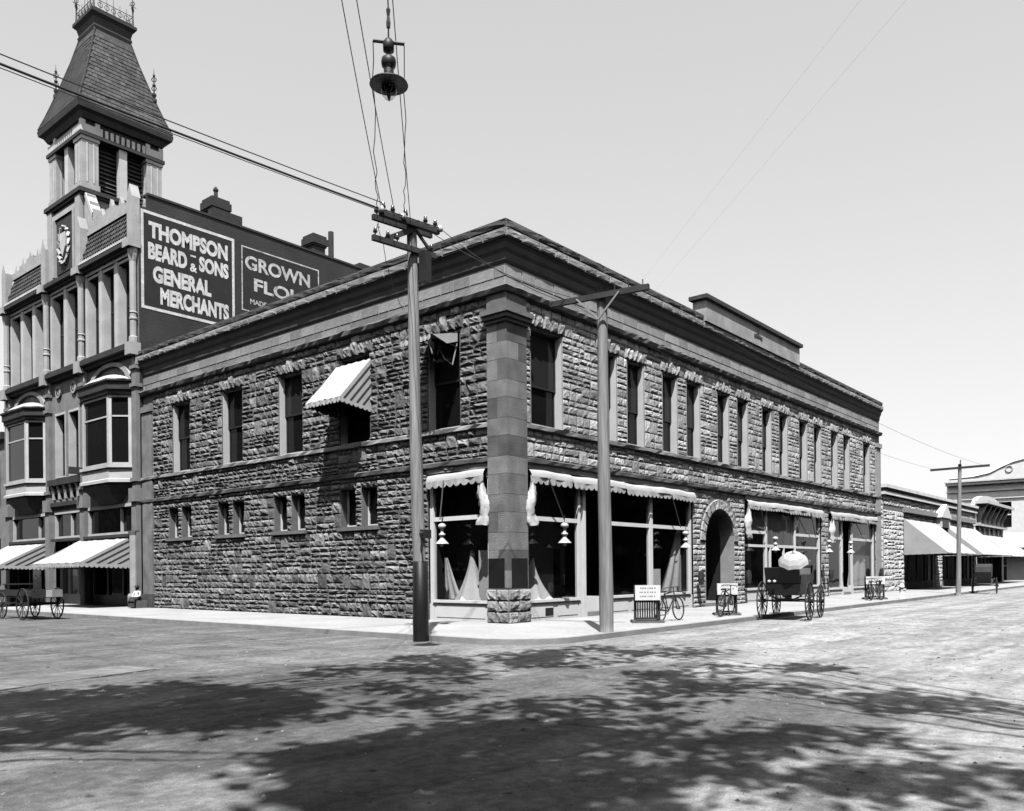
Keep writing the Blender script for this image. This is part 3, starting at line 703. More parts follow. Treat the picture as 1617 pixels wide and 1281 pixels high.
#@@SECTION objects
# ------------------------------------------------------------------ Victorian block with the tower
VB = thing('victorian_building', 'tall ornate Victorian building with mansard tower, painted wall signs and oriel windows', 'building', (0, 21.3, 0), world=True)
FV = lambda u, d, z: (-d, u, z)          # its street front: u = Y
Y0, Y1, VD = 21.3, 37.2, 26.0
bays = [(21.75, 26.55, 3), (27.05, 30.65, 2), (31.15, 36.0, 3)]
wins3, wins2, winsT = [], [], []
for (a, b, n) in bays:
    mg = 0.22; g = 0.36 if n == 3 else 0.34; wd = (b - a - 2 * mg - (n - 1) * g) / n
    wins3 += [(a + mg + k * (wd + g), a + mg + k * (wd + g) + wd, 11.85, 15.75) for k in range(n)]
wins2 = [(27.45, 28.65, 6.4, 9.7), (29.05, 30.25, 6.4, 9.7)]
oriels = [(21.95, 26.35), (31.35, 35.8)]
shops = [(22.0, 26.6), (27.3, 30.4), (31.3, 36.0)]
holesV = wins3 + wins2 + [(a + .3, b - .3, 6.3, 9.7) for a, b in oriels] + [(a, b, 0.0, 4.7) for a, b in shops]
mb = MB(); wall_with_holes(mb, FV, Y0, Y1, -.1, 16.3, holesV)
vw = build('front_wall', mb, 'vic_stone', VB)
mb = MB(); mb.box(0.35, VD, Y0, Y0 + .02, -.1, 18.45); mb.box(0.0, .35, Y0, Y0 + .02, -.1, 16.3)
mb.box(3.6, 5.2, Y0 - .01, Y0 + .4, 18.45, 18.98); mb.box(12.6, 13.6, Y0 - .01, Y0 + .5, 18.45, 18.8); mb.box(.6, VD, Y0 + .02, Y0 + .4, 16, 18.45)
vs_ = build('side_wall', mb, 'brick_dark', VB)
mb = MB(); mb.box(.4, VD, Y0 - .05, Y0 + .45, 18.452, 18.55); build('wall_coping', mb, 'vic_dark', vs_)
mb = MB(); mb.box(.6, VD, Y0 + .45, Y1, 15.9, 16.1); mb.box(.5, VD, Y1 - .02, Y1, 0, 16); mb.box(VD - .02, VD, Y0, Y1, 0, 18); build('roof', mb, 'roof_tar', VB)
mb = MB()
for (z0, z1) in ((0.02, 4.9), (5.0, 10.5), (10.9, 16.0)): mb.box(.5, .55, Y0 + .1, Y1 - .1, z0, z1)
build('inner_wall', mb, 'interior', VB)
# painted signs on the side wall
SP = lambda e: (lambda u, z: (u, Y0 - e, z))
def sign(x0, x1, z0, z1, bw, rows, m_):
    mb = MB(); mb.box(x0, x1, Y0 - .012, Y0, z0, z1); s_ = build('painted_sign', mb, 'sign_ground', VB)
    mb = MB(); e = Y0 - .016
    mb.box(x0, x1, e, e + .003, z1 - bw, z1); mb.box(x0, x1, e, e + .003, z0, z0 + bw); mb.box(x0, x0 + bw, e, e + .003, z0 + bw, z1 - bw); mb.box(x1 - bw, x1, e, e + .003, z0 + bw, z1 - bw); build('border', mb, m_, s_)
    for (t_, a, b, c, d, bo) in rows: lettering(t_, SP(.017), a, b, c, d, m_, s_, bo)
sign(0.09, 4.74, 13.35, 17.76, .13, [('THOMPSON', .45, 4.38, 16.58, 17.33, .05), ('BEARD', .42, 2.28, 15.62, 16.38, .05), ('&', 2.42, 2.78, 15.58, 15.98, .03), ('-', 2.45, 2.72, 16.28, 16.36, .03), ('SONS', 2.88, 4.42, 15.70, 16.42, .05), ('GENERAL', .63, 3.5, 14.62, 15.38, .05), ('MERCHANTS', .97, 4.42, 13.68, 14.46, .05)], 'sign_white')
sign(5.13, 9.78, 14.42, 17.6, .06, [('GROWN', 5.33, 9.2, 16.5, 17.2, .03), ('FLOUR', 5.82, 9.6, 15.5, 16.15, .03), ('MADE', 5.6, 6.55, 14.83, 15.08, .02), ('BY', 6.85, 7.3, 14.83, 15.08, .02)], 'sign_worn')
# chimneys
for (x0, x1, zt, pot) in ((3.55, 4.62, 19.55, 1), (9.42, 10.42, 19.6, 0)):
    mb = MB(); y = Y0 + .1
    mb.box(x0 + .12, x1 - .12, y, y + .8, 18.4, 18.95)
    for (z0, z1, e) in ((18.95, 19.05, .06), (19.05, 19.4, 0.0), (19.4, 19.55, .06)): mb.box(x0 + e, x1 - e, y - .12 + e, y + .92 - e, z0, z1)
    ch = build('chimney', mb, 'brick_dark', VB)
    if pot:
        mb = MB(); mb.lathe([(.2, 0), (.17, .1), (.1, .18), (.09, .42), (.13, .5), (.13, .55), (.05, .68), (0, .7)], ((x0 + x1) / 2, y + .4, 19.55), 10); build('chimney_pot', mb, 'vic_dark', ch)
mb = MB(); mb.tube([(10.85, Y0 + .3, 18.3), (10.85, Y0 + .3, 20.05)], .15, 8); build('flue_pipe', mb, 'vic_dark', VB)
# pilasters of the front, full height, with caps and bands
for (a, b) in ((21.3, 21.75), (26.55, 27.05), (30.65, 31.15), (36.0, 36.55)):
    mb = MB(); mb.fbox(FV, a, b, -.1, .22, 0, 4.7); mb.fbox(FV, a - .06, b + .06, -.1, .32, 4.7, 5.3); mb.fbox(FV, a + .03, b - .03, -.1, .18, 5.3, 10.6)
    for z in (5.6, 9.8, 10.6): mb.fbox(FV, a - .03, b + .03, -.1, .26, z, z + .16)
    po = build('pilaster', mb, 'vic_stone', VB)
    mb = MB(); mb.fbox(FV, a + .02, b - .02, -.05, .17, 10.8, 11.4); mb.fbox(FV, a - .02, b + .02, -.05, .45, 11.2, 11.75); mb.lathe([(.2, 0), (.2, .25), (.15, .3), (.15, 1.0), (.18, 1.04), (.18, 1.1), (.15, 1.14), (.15, 1.3), (.18, 1.34), (.15, 1.4), (.15, 3.6), (.22, 3.9), (.24, 4.2)], (-.16, (a + b) / 2, 11.75), 10); build('colonnette', mb, 'vic_trim', po)
    mb = MB(); mb.fbox(FV, a - .08, b + .08, -.05, .5, 15.95, 16.3); mb.fbox(FV, a - .02, b + .02, -.05, .3, 16.3, 18.2); mb.prism([(-.3, a - .02, 18.2), (-.3, b + .02, 18.2), (-.3, (a + b) / 2, 18.8)], (.4, 0, 0)); build('parapet_pier', mb, 'vic_trim', po)
# window frames, third floor and centre bay second floor
def vwin(a, b, z0, z1, parent, two=True):
    mb = MB(); mb.fbox(FV, a, a + .05, -.42, .04, z0, z1); mb.fbox(FV, b - .05, b, -.42, .04, z0, z1); mb.fbox(FV, a + .05, b - .05, -.42, .04, z1 - .12, z1); mb.fbox(FV, a + .05, b - .05, -.42, .06, z0, z0 + .07)
    wo = build('window', mb, 'vic_light', parent)
    mb = MB(); zm = (z0 + z1) / 2
    mb.fbox(FV, a + .05, b - .05, -.36, -.31, zm - .04, zm + .04); mb.fbox(FV, a + .05, a + .11, -.36, -.31, z0, z1); mb.fbox(FV, b - .11, b - .05, -.36, -.31, z0, z1); build('sash', mb, 'vic_dark', wo)
    mb = MB(); mb.quad(*[FV(u, -.34, z) for u, z in ((a, z0), (b, z0), (b, z1), (a, z1))]); build('pane', mb, 'glass_dark', wo)
for h in wins3 + wins2: vwin(*h, VB)
for (a, b, n) in bays:          # light mullion faces between the tall windows
    mb = MB(); ws = [h for h in wins3 if a < h[0] < b]
    edges = [a] + [x for h in ws for x in (h[0], h[1])] + [b]
    for k in range(0, len(edges), 2): mb.fbox(FV, edges[k], edges[k + 1], 0.002, .07, 11.8, 15.8)
    mb.fbox(FV, a, b, .0, .1, 15.8, 15.98); build('mullion', mb, 'vic_light', VB)
    mb = MB()
    for (z0, z1, d) in ((11.35, 11.5, .22), (11.5, 11.72, .38), (11.72, 11.8, .3)): mb.fbox(FV, a, b, 0, d, z0, z1)
    build('lower_cornice', mb, 'vic_dark', VB)
    mb = MB()
    for (z0, z1, d) in ((15.98, 16.1, .25), (16.1, 16.3, .42)): mb.fbox(FV, a, b, 0, d, z0, z1)
    build('main_cornice', mb, 'vic_dark', VB)
    for k in range(2 if n == 2 else 0):   # roundels of the centre bay
        mb = MB(); yc = a + (b - a) * (k + .5) / 2
        for q in range(20):
            t0, t1 = 2 * math.pi * q / 20, 2 * math.pi * (q + 1) / 20
            for r0, r1, d in ((.2, .3, .1), (.06, .14, .08)):
                mb.add([FV(yc + r0 * math.cos(t0), d, 10.75 + r0 * math.sin(t0)), FV(yc + r1 * math.cos(t0), d, 10.75 + r1 * math.sin(t0)), FV(yc + r1 * math.cos(t1), d, 10.75 + r1 * math.sin(t1)), FV(yc + r0 * math.cos(t1), d, 10.75 + r0 * math.sin(t1)), FV(yc + r1 * math.cos(t0), 0, 10.75 + r1 * math.sin(t0)), FV(yc + r1 * math.cos(t1), 0, 10.75 + r1 * math.sin(t1))], [(0, 1, 2, 3), (1, 4, 5, 2)])
        build('roundel', mb, 'vic_trim', VB)
# tiled mansard strips over the side bays, with scalloped rows
for (a, b) in ((21.75, 26.55), (31.15, 36.0)):
    mb = MB(); mb.add([FV(a, .3, 16.3), FV(b, .3, 16.3), FV(b, -.15, 17.85), FV(a, -.15, 17.85)], [(0, 1, 2, 3)]); mn = build('mansard_strip', mb, 'vic_dark', VB)
    mb = MB(); nr = 6; nc = 16; wd = (b - a) / nc
    for r_ in range(nr):
        for c in range(nc):
            u = a + (c + (.5 if r_ % 2 else 0)) * wd
            if u + wd > b: continue
            t0 = r_ / nr; t1 = (r_ + 1.25) / nr
            def P(uu, t, e): return FV(uu, .3 - .45 * t + e, 16.3 + 1.55 * t)
            mb.add([P(u + .02, t1, .02), P(u + wd - .02, t1, .02), P(u + wd - .02, t0 + .06, .07), P(u + wd * .5, t0, .09), P(u + .02, t0 + .06, .07)], [(0, 1, 2, 3, 4)])
    tag(build('tiles', mb, 'slate', mn), kind='stuff')
    mb = MB(); mb.fbox(FV, a, b, -.3, -.02, 17.85, 18.05); 
    nst = 5
    for k in range(nst):
        u = a + (b - a) * (k + .5) / nst; hh = (.35, .7, 1.0, .7, .35)[k]
        mb.fbox(FV, u - (b - a) / nst / 2 * .96, u + (b - a) / nst / 2 * .96, -.28, -.06, 18.05, 18.05 + hh * .55); mb.prism([FV(u - .16, -.08, 18.05 + hh * .55), FV(u + .16, -.08, 18.05 + hh * .55), FV(u, -.08, 18.45 + hh * .55)], (.16, 0, 0))
    build('stepped_parapet', mb, 'vic_trim', mn)
    mb = MB()
    for k in range(24): u = a + (b - a) * k / 24; mb.prism([FV(u, .44, 16.3), FV(u + .14, .44, 16.3), FV(u + .07, .36, 16.5)], (.05, 0, .0))
    build('cresting', mb, 'vic_trim', mn)
# oriel windows: three-sided bays on a corbelled base with a conical cap
for (a, b) in oriels:
    c = (a + b) / 2; hw = (b - a) / 2
    plan = [(c - hw + .15, 0.0), (c - hw * .6, .7), (c + hw * .6, .7), (c + hw - .15, 0.0)]
    def ring(e, z): return [FV(c + (u - c) * (1 + e), d * (1 + e * 1.6) if d else 0, z) for u, d in plan]
    def loft(mb, lv):
        k = len(mb.v)
        for e, z in lv: mb.v += ring(e, z)
        for i in range(len(lv) - 1):
            for j in range(3): mb.f.append((k + i * 4 + j, k + i * 4 + j + 1, k + (i + 1) * 4 + j + 1, k + (i + 1) * 4 + j))
        mb.f.append((k, k + 1, k + 2, k + 3)); e_ = k + (len(lv) - 1) * 4; mb.f.append((e_ + 3, e_ + 2, e_ + 1, e_))
    mb = MB(); loft(mb, [(-.55, 4.75), (-.2, 5.1), (0.02, 5.5), (.02, 5.62)]); orl = build('oriel', mb, 'vic_dark', VB)
    mb = MB(); loft(mb, [(.1, 5.62), (.1, 5.75), (.03, 5.8), (.03, 6.25), (.1, 6.28), (.1, 6.42)]); build('oriel_base', mb, 'vic_light', orl)
    for j in range(3):
        p, q = plan[j], plan[j + 1]
        mb = MB(); dx, dd = (q[0] - p[0]), (q[1] - p[1]); ln = math.hypot(dx, dd)
        def PJ(s, o, z, p=p, dx=dx, dd=dd, ln=ln): return FV(p[0] + dx * s / ln - dd * o / ln, p[1] + dd * s / ln + dx * o / ln, z)
        def sb(s0, s1, o0, o1, z0, z1): mb.add([PJ(s, o, z) for z in (z0, z1) for s, o in ((s0, o0), (s1, o0), (s1, o1), (s0, o1))], [(0, 3, 2, 1), (4, 5, 6, 7), (0, 1, 5, 4), (1, 2, 6, 5), (2, 3, 7, 6), (3, 0, 4, 7)])
        sb(0, .14, -.12, .02, 6.42, 9.6); sb(ln - .14, ln, -.12, .02, 6.42, 9.6); sb(.14, ln - .14, -.1, .0, 6.42, 6.52); sb(.14, ln - .14, -.1, 0, 9.45, 9.6); sb(.14, ln - .14, -.1, -.03, 8.58, 8.65)
        wf = build('oriel_window', mb, 'vic_light', orl)
        mb = MB(); mb.quad(PJ(.1, -.07, 6.45), PJ(ln - .1, -.07, 6.45), PJ(ln - .1, -.07, 9.5), PJ(.1, -.07, 9.5)); build('pane', mb, 'glass_dark', wf)
    mb = MB(); loft(mb, [(.08, 9.6), (.08, 9.72), (.14, 9.78), (.14, 10.08), (.2, 10.14), (.2, 10.22)]); build('oriel_cornice', mb, 'vic_dark', orl)
    mb = MB(); k = len(mb.v); n = 12
    for t, z in ((1.0, 10.225), (.72, 10.45), (.4, 10.62), (0.02, 10.72)):
        for i in range(n + 1):
            th = math.pi * i / n; mb.v.append(FV(c - hw * 1.02 * t * math.cos(th), 0.95 * t * math.sin(th) ** .7, z))
    for r_ in range(3):
        for i in range(n): q = k + r_ * (n + 1) + i; mb.f.append((q, q + 1, q + n + 2, q + n + 1))
    build('oriel_cap', mb, 'vic_light', orl, True)
    # arch moulding over the oriel
    mb = MB(); n = 14
    for i in range(n):
        t0, t1 = math.pi * i / n, math.pi * (i + 1) / n
        q = []
        for r0 in (hw * .98, hw * .82):
            for t in (t0, t1): q.append((c - r0 * math.cos(t), 10.2 + r0 * .5 * math.sin(t)))
        mb.add([FV(q[0][0], .12, q[0][1]), FV(q[1][0], .12, q[1][1]), FV(q[3][0], .12, q[3][1]), FV(q[2][0], .12, q[2][1]), FV(q[0][0], 0, q[0][1]), FV(q[1][0], 0, q[1][1]), FV(q[3][0], 0, q[3][1]), FV(q[2][0], 0, q[2][1])], [(0, 1, 2, 3), (0, 4, 5, 1), (2, 6, 7, 3)])
    build('arch_moulding', mb, 'vic_trim', VB)
# bracket band below the second floor of the centre bay
mb = MB(); mb.fbox(FV, 27.05, 30.65, 0, .3, 6.0, 6.3); mb.fbox(FV, 27.05, 30.65, 0, .18, 4.95, 5.15); build('band', mb, 'vic_dark', VB)
mb = MB()
for k in range(5): mb = MB(); u = 27.3 + k * .72; mb.prism([FV(u, .02, 5.15), FV(u, .25, 5.95), FV(u, .02, 5.95)], (0, .25, 0)); mb.fbox(FV, u, u + .2, .02, .16, 5.3, 5.6); build('bracket', mb, 'vic_trim', VB)
# ground floor: transom lights over dark shopfronts
for (a, b) in shops:
    mb = MB(); zt = 3.42
    mb.fbox(FV, a, b, -.2, .05, zt - .12, zt); mb.fbox(FV, a, b, -.2, .05, 4.55, 4.7); mb.fbox(FV, a, a + .08, -.2, .02, zt, 4.55); mb.fbox(FV, b - .08, b, -.2, .02, zt, 4.55); mb.fbox(FV, a + 1.2, a + 1.26, -.15, .0, zt, 4.55)
    so = build('shopfront', mb, 'vic_light', VB)
    mb = MB(); mb.quad(*[FV(u, -.12, z) for u, z in ((a, zt), (b, zt), (b, 4.55), (a, 4.55))]); build('transom_pane', mb, 'glass_dark', so)
    mb = MB(); mb.fbox(FV, a, b, -.2, .25, 3.16, 3.3); build('awning_board', mb, 'vic_dark', so)
    mb = MB(); mb.quad(*[FV(u, -.3, z) for u, z in ((a, .5), (b, .5), (b, zt - .1), (a, zt - .1))]); build('shop_pane', mb, 'glass_dark', so)
    mb = MB(); mb.fbox(FV, a, b, -.35, -.2, 0, .5)
    for k in range(4): u = a + (b - a) * k / 3; mb.fbox(FV, u - .05, u + .05, -.33, -.22, .5, zt - .1)
    build('stall_riser', mb, 'dark_paint', so)
mb = MB(); mb.lathe([(.28, 0), (.3, .5), (.26, .6), (.2, .62), (.2, 3.2), (.28, 3.4)], (-.2, 21.55, 0), 10); build('base_column', mb, 'vic_trim', VB)
mb = MB(); mb.box(-.95, -.05, 26.4, 26.5, 6.28, 6.62); build('hanging_board', mb, 'vic_dark', VB)
# wires/pipes along the front
# ---- tower
TX0, TX1, TY0, TY1 = 0.0, 4.05, 26.95, 30.75
mb = MB(); mb.box(TX0 + .02, TX1, TY0, TY1, 16.0, 20.1); tw = build('tower', mb, 'vic_stone', VB)
for (z0, z1, e) in ((20.0, 20.12, .12), (20.12, 20.32, .22)): 
    build('tower_cornice', MB().box(TX0 - e, TX1 + e, TY0 - e, TY1 + e, z0, z1), 'vic_dark', tw)
# front stage: panelled relief with pilaster strips and a steep gable
mb = MB(); mb.fbox(FV, TY0, TY0 + .5, -.02, .14, 16.3, 20.0); mb.fbox(FV, TY1 - .5, TY1, -.02, .14, 16.3, 20.0); mb.fbox(FV, TY0 + .5, TY1 - .5, -.02, .1, 19.5, 19.75); mb.fbox(FV, TY0 + .6, TY0 + .8, -.02, .16, 16.6, 19.5); mb.fbox(FV, TY1 - .8, TY1 - .6, -.02, .16, 16.6, 19.5); build('tower_pilaster', mb, 'vic_trim', tw)
mb = MB(); mb.fbox(FV, TY0 + .9, TY1 - .9, -.01, .04, 16.7, 19.4); rl = build('relief_panel', mb, 'vic_dark', tw)
rg = random.Random(3); mb = MB(); yc = (TY0 + TY1) / 2
for k in range(16):
    t = k / 15 * math.pi * 2; mb.lathe([(.17, 0), (.12, .12), (0, .2)], (0, 0, 0), 6) if False else None
    mb.tube([FV(yc + .55 * math.cos(t), .06, 18.0 + .85 * math.sin(t)), FV(yc + .62 * math.cos(t + .35), .16, 18.0 + .95 * math.sin(t + .35))], [.11, .06], 5)
mb.prism([FV(yc - .32, .05, 18.6), FV(yc + .32, .05, 18.6), FV(yc + .3, .05, 17.9), FV(yc, .05, 17.4), FV(yc - .3, .05, 17.9)], (-.12, 0, 0)); build('carved_shield', mb, 'vic_light', rl)
# stepped flank of the tower towards the side wall
mb = MB()
for k in range(4): mb.box(TX0 + .1, TX0 + .5, TY0 - .35 * (k + 1) * .9, TY0 - .35 * k * .9, 18.0, 20.0 - .45 * k)
build('buttress', mb, 'vic_trim', tw)
mb = MB(); mb.add([(0.05, 26.0, 18.9), (0.05, 26.9, 20.3), (.55, 26.9, 20.3), (.55, 26.0, 18.9), (0.05, 26.0, 18.6), (.05, 26.9, 20.0), (.55, 26.9, 20.), (.55, 26, 18.6)], [(0, 1, 2, 3), (0, 4, 5, 1), (3, 2, 6, 7), (4, 7, 6, 5)]); build('raking_coping', mb, 'vic_light', tw)
# belfry
BZ0, BZ1 = 20.32, 22.95
for cx in (TX0, TX1 - .8):
    for cy in (TY0, TY1 - .8):
        mb = MB(); mb.box(cx, cx + .8, cy, cy + .8, BZ0, BZ1); mb.box(cx - .05, cx + .85, cy - .05, cy + .85, BZ0, BZ0 + .35); mb.box(cx - .05, cx + .85, cy - .05, cy + .85, BZ1 - .18, BZ1); o = build('corner_pier', mb, 'vic_trim', tw)
        mb = MB(); 
        for (u0, u1) in ((.2, .28), (.52, .6)): mb.box(cx - .03, cx, cy + u0, cy + u1, BZ0 + .4, BZ1 - .3); mb.box(cx + u0, cx + u1, cy - .03, cy, BZ0 + .4, BZ1 - .3)
        build('fluting', mb, 'vic_light', o)
for (x0, x1, y0, y1) in ((TX0 + .05, TX0 + .35, 28.65, 29.05), (1.85, 2.25, TY0 + .05, TY0 + .35), (TX1 - .35, TX1 - .05, 28.65, 29.05)):
    build('belfry_mullion', MB().box(x0, x1, y0, y1, BZ0, BZ1), 'vic_light', tw)
mb = MB(); mb.box(TX0 + .55, TX1 - .55, TY0 + .55, TY1 - .55, BZ0, BZ1); lv = build('louvre_core', mb, 'vic_dark', tw)
mb = MB()
for k in range(12):
    z = BZ0 + .2 + k * .21
    mb.add([(TX0 + .8, TY0 + .42, z), (TX1 - .8, TY0 + .42, z), (TX1 - .8, TY0 + .56, z + .14), (TX0 + .8, TY0 + .56, z + .14)], [(0, 1, 2, 3)]); mb.add([(TX0 + .42, TY0 + .8, z), (TX0 + .42, TY1 - .8, z), (TX0 + .56, TY1 - .8, z + .14), (TX0 + .56, TY0 + .8, z + .14)], [(0, 1, 2, 3)])
build('louvres', mb, 'slate', lv)
mb = MB(); mb.box(TX0 - .12, TX1 + .12, TY0 - .12, TY1 + .12, BZ1, BZ1 + .17); build('belfry_cornice', mb, 'vic_dark', tw)
mb = MB(); mb.box(TX0 + .04, TX1 - .04, TY0 + .04, TY1 - .04, BZ1 + .17, 24.3); fz = build('belfry_frieze', mb, 'vic_dark', tw)
mb = MB(); z0 = BZ1 + .17
for k in range(9):
    t = TX0 + .85 + k * .27; build('dentil', MB().box(t, t + .15, TY0 - .05, TY0 + .04, z0, z0 + .42), 'vic_light', fz); t = TY0 + .85 + k * .24; build('dentil', MB().box(TX0 - .05, TX0 + .04, t, t + .13, z0, z0 + .42), 'vic_light', fz)
for cx in (TX0, TX1 - .8):
    for cy in (TY0, TY1 - .8): mb = MB(); mb.box(cx - .06, cx + .86, cy - .06, cy + .86, z0, z0 + .4); mb.box(cx - .06, cx + .16, cy - .06, cy + .16, z0 + .4, z0 + .6); mb.box(cx + .64, cx + .86, cy - .06, cy + .16, z0 + .4, z0 + .6); build('corner_block', mb, 'vic_light', fz)
cxm, cym = (TX0 + TX1) / 2, (TY0 + TY1) / 2
def sq(mb, lv):
    k = len(mb.v)
    for h, z in lv:
        mb.v += [(cxm - h, cym - h, z), (cxm + h, cym - h, z), (cxm + h, cym + h, z), (cxm - h, cym + h, z)]
    for i in range(len(lv) - 1):
        for j in range(4): a = k + i * 4; mb.f.append((a + j, a + (j + 1) % 4, a + 4 + (j + 1) % 4, a + 4 + j))
    mb.f.append((k, k + 3, k + 2, k + 1)); e = k + (len(lv) - 1) * 4; mb.f.append((e, e + 1, e + 2, e + 3))
mb = MB(); sq(mb, [(2.05, 23.75), (2.2, 24.0), (2.38, 24.1), (2.42, 24.35), (2.38, 24.42)]); build('eaves', mb, 'vic_dark', tw)
RP = [(2.38, 24.42), (2.12, 25.1), (1.62, 26.6), (1.2, 28.0), (.92, 29.1)]
mb = MB(); sq(mb, RP); rf = build('tower_roof', mb, 'slate', tw)
def roof_h(z):
    for (h0, z0), (h1, z1) in zip(RP, RP[1:]):
        if z0 <= z <= z1: return h0 + (h1 - h0) * (z - z0) / (z1 - z0)
    return RP[-1][0]
mb = MB(); rg = random.Random(9)          # slates in rows on the two visible slopes
for r_ in range(20):
    z0 = 24.45 + r_ * .232; z1 = z0 + .27
    if z1 > 29.1: break
    h0, h1 = roof_h(z0) + .035, roof_h(z1) + .008
    n = max(4, int(2 * h0 / .24)); off = .5 if r_ % 2 else 0
    for c in range(n):
        a0 = -1 + 2 * (c + off) / n; a1 = a0 + 2 / n * .94
        if a1 > 1: continue
        j = rg.uniform(0, .015)
        mb.add([(cxm + a0 * h0, cym - h0 - j, z0), (cxm + a1 * h0, cym - h0 - j, z0), (cxm + a1 * h1, cym - h1, z1), (cxm + a0 * h1, cym - h1, z1)], [(0, 1, 2, 3)])
        mb.add([(cxm - h0 - j, cym + a0 * h0, z0), (cxm - h0 - j, cym + a1 * h0, z0), (cxm - h1, cym + a1 * h1, z1), (cxm - h1, cym + a0 * h1, z1)], [(0, 1, 2, 3)])
tag(build('slates', mb, 'slate', rf), kind='stuff')
mb = MB()
for sx_, sy_ in ((-1, -1), (1, -1), (-1, 1)): mb.tube([(cxm + sx_ * h, cym + sy_ * h, z + .02) for h, z in RP], .05, 6)
build('hip_ridge', mb, 'vic_dark', rf)
mb = MB(); sq(mb, [(.92, 29.05), (.98, 29.25), (.93, 29.4), (1.0, 29.7), (1.15, 29.85), (1.15, 30.0), (.9, 30.02)]); cr = build('roof_crown', mb, 'vic_dark', rf)
mb = MB(); z = 30.0
for sx_, sy_ in ((-1, -1), (1, -1), (-1, 1), (1, 1)):
    x, y = cxm + sx_ * 1.0, cym + sy_ * 1.0; mb.tube([(x, y, z), (x, y, z + .5), (x, y, z + .9), (x, y, z + 1.9)], [.06, .04, .035, .012], 6); mb.torus((x, y, z + .95), .13, .025, (1, -1, 0), 10, 4); mb.torus((x, y, z + 1.25), .1, .02, (1, 1, 0), 10, 4); mb.tube([(x - .18, y + .0, z + 1.1), (x + .18, y, z + 1.1)], .018, 4); mb.tube([(x, y - .18, z + 1.1), (x, y + .18, z + 1.1)], .018, 4)
for (p, q) in (((-1, -1), (1, -1)), ((-1, -1), (-1, 1)), ((1, -1), (1, 1)), ((-1, 1), (1, 1))):
    for zz in (.12, .55): mb.tube([(cxm + p[0], cym + p[1], z + zz), (cxm + q[0], cym + q[1], z + zz)], .02, 4)
    for k in range(1, 6):
        t = k / 6; x, y = cxm + p[0] + (q[0] - p[0]) * t, cym + p[1] + (q[1] - p[1]) * t; mb.tube([(x, y, z), (x, y, z + (1.2 if k == 3 else .8))], [.02, .01], 4); mb.torus((x, y, z + .34), .12, .02, (p[1] - q[1], q[0] - p[0], 0), 8, 4)
build('iron_cresting', mb, 'iron', cr)
for sx_, sy_ in ((1, -1), (-1, 1)):       # finials on the hips
    zb = 26.25; h = roof_h(zb); x, y = cxm + sx_ * h, cym + sy_ * h
    mb = MB(); mb.lathe([(.14, -.1), (.14, .05), (.06, .1), (.12, .25), (.12, .32), (.04, .4), (.035, .7), (.09, .78), (.04, .9), (.03, 1.2), (.07, 1.28), (.02, 1.4), (.0, 1.75)], (x, y, zb), 8); mb.torus((x, y, zb + .62), .12, .025, (1, 1, 0), 8, 4); mb.torus((x, y, zb + 1.08), .12, .025, (1, 1, 0), 8, 4); build('finial', mb, 'iron', rf)

# lower building beyond it, at the left edge of the view
NB = thing('dark_building', 'low dark building showing at left edge beyond the Victorian block', 'building', (0, 37.25, 0), world=True)
mb = MB(); mb.box(0.1, 14, 37.25, 52, -.1, 9.2); build('wall', mb, 'vic_stone', NB); mb = MB(); mb.box(-.15, 14, 37.26, 52, 9.2, 9.6); build('cornice', mb, 'vic_dark', NB)
for k in range(4):
    for z in (1, 5.5): mb = MB(); mb.box(.04, .098, 38.2 + k * 3, 39.6 + k * 3, z, z + 2.6); build('window', mb, 'glass_dark', NB)

# ------------------------------------------------------------------ farther buildings of the main street
LB = thing('stone_shop', 'one-storey stone shop with big pale awnings next along the main street', 'building', (35.5, 0, 0), world=True)
FF = lambda u, d, z: (u, 0.05 - d, z)
hs = [(39.6, 47.6, -.1, 4.4), (49.6, 60.2, -.1, 4.4)]
mb = MB(); wall_with_holes(mb, FF, 35.3, 61.0, -.1, 5.9, hs); mb.quad((35.3, .05, -.1), (35.3, 12, -.1), (35.3, 12, 5.9), (35.3, .05, 5.9)); mb.box(35.4, 61, 1.0, 12, 5.7, 5.8); lw = build('wall', mb, 'mortar', LB)
mb = MB()
for s in lay(35.32, 61.0, [(0, 4.4), (4.4, 5.0), (5.3, 5.9)], hs, hr=(.5, .8), wr=(.6, 1.2)): stone(mb, FF, *s, .06)
FX = lambda u, d, z: (35.3 - d, u, z)
for s in lay(0.05, 6.0, [(0, 5.9)], [], hr=(.5, .8), wr=(.6, 1.2)): stone(mb, FX, *s, .06)
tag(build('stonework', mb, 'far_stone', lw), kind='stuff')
mb = MB(); mb.box(35.1, 61, -.15, .5, 5.9, 6.1); mb.box(35.0, 61, -.25, .6, 6.3, 6.5); mb.box(35.2, 61, -.05, .5, 6.1, 6.3); build('coping', mb, 'far_stone', LB)
mb = MB(); mb.box(39.4, 48.0, -.22, .05, 5.0, 5.3); mb.box(52, 60, -.22, .05, 5.0, 5.3); build('sign_band', mb, 'grey_paint', LB)
mb = MB(); mb.box(36.2, 37.6, 2, 3.4, 6.3, 7.1); mb.box(46, 47.6, 2, 3.4, 6.3, 7.2); build('chimney', mb, 'far_pale', LB)
mb = MB(); mb.prism([(47.2, -.5, 5.0), (50.4, -.5, 5.0), (48.8, -.5, 6.0)], (0, .5, 0)); mb.box(47.4, 50.2, -.4, 0.04, 4.3, 5.0); pd = build('pediment', mb, 'far_pale', LB)
mb = MB(); mb.box(47.9, 49.7, -.43, -.4, 4.3, 4.85); build('hanging_lamp_board', mb, 'dark_paint', pd)
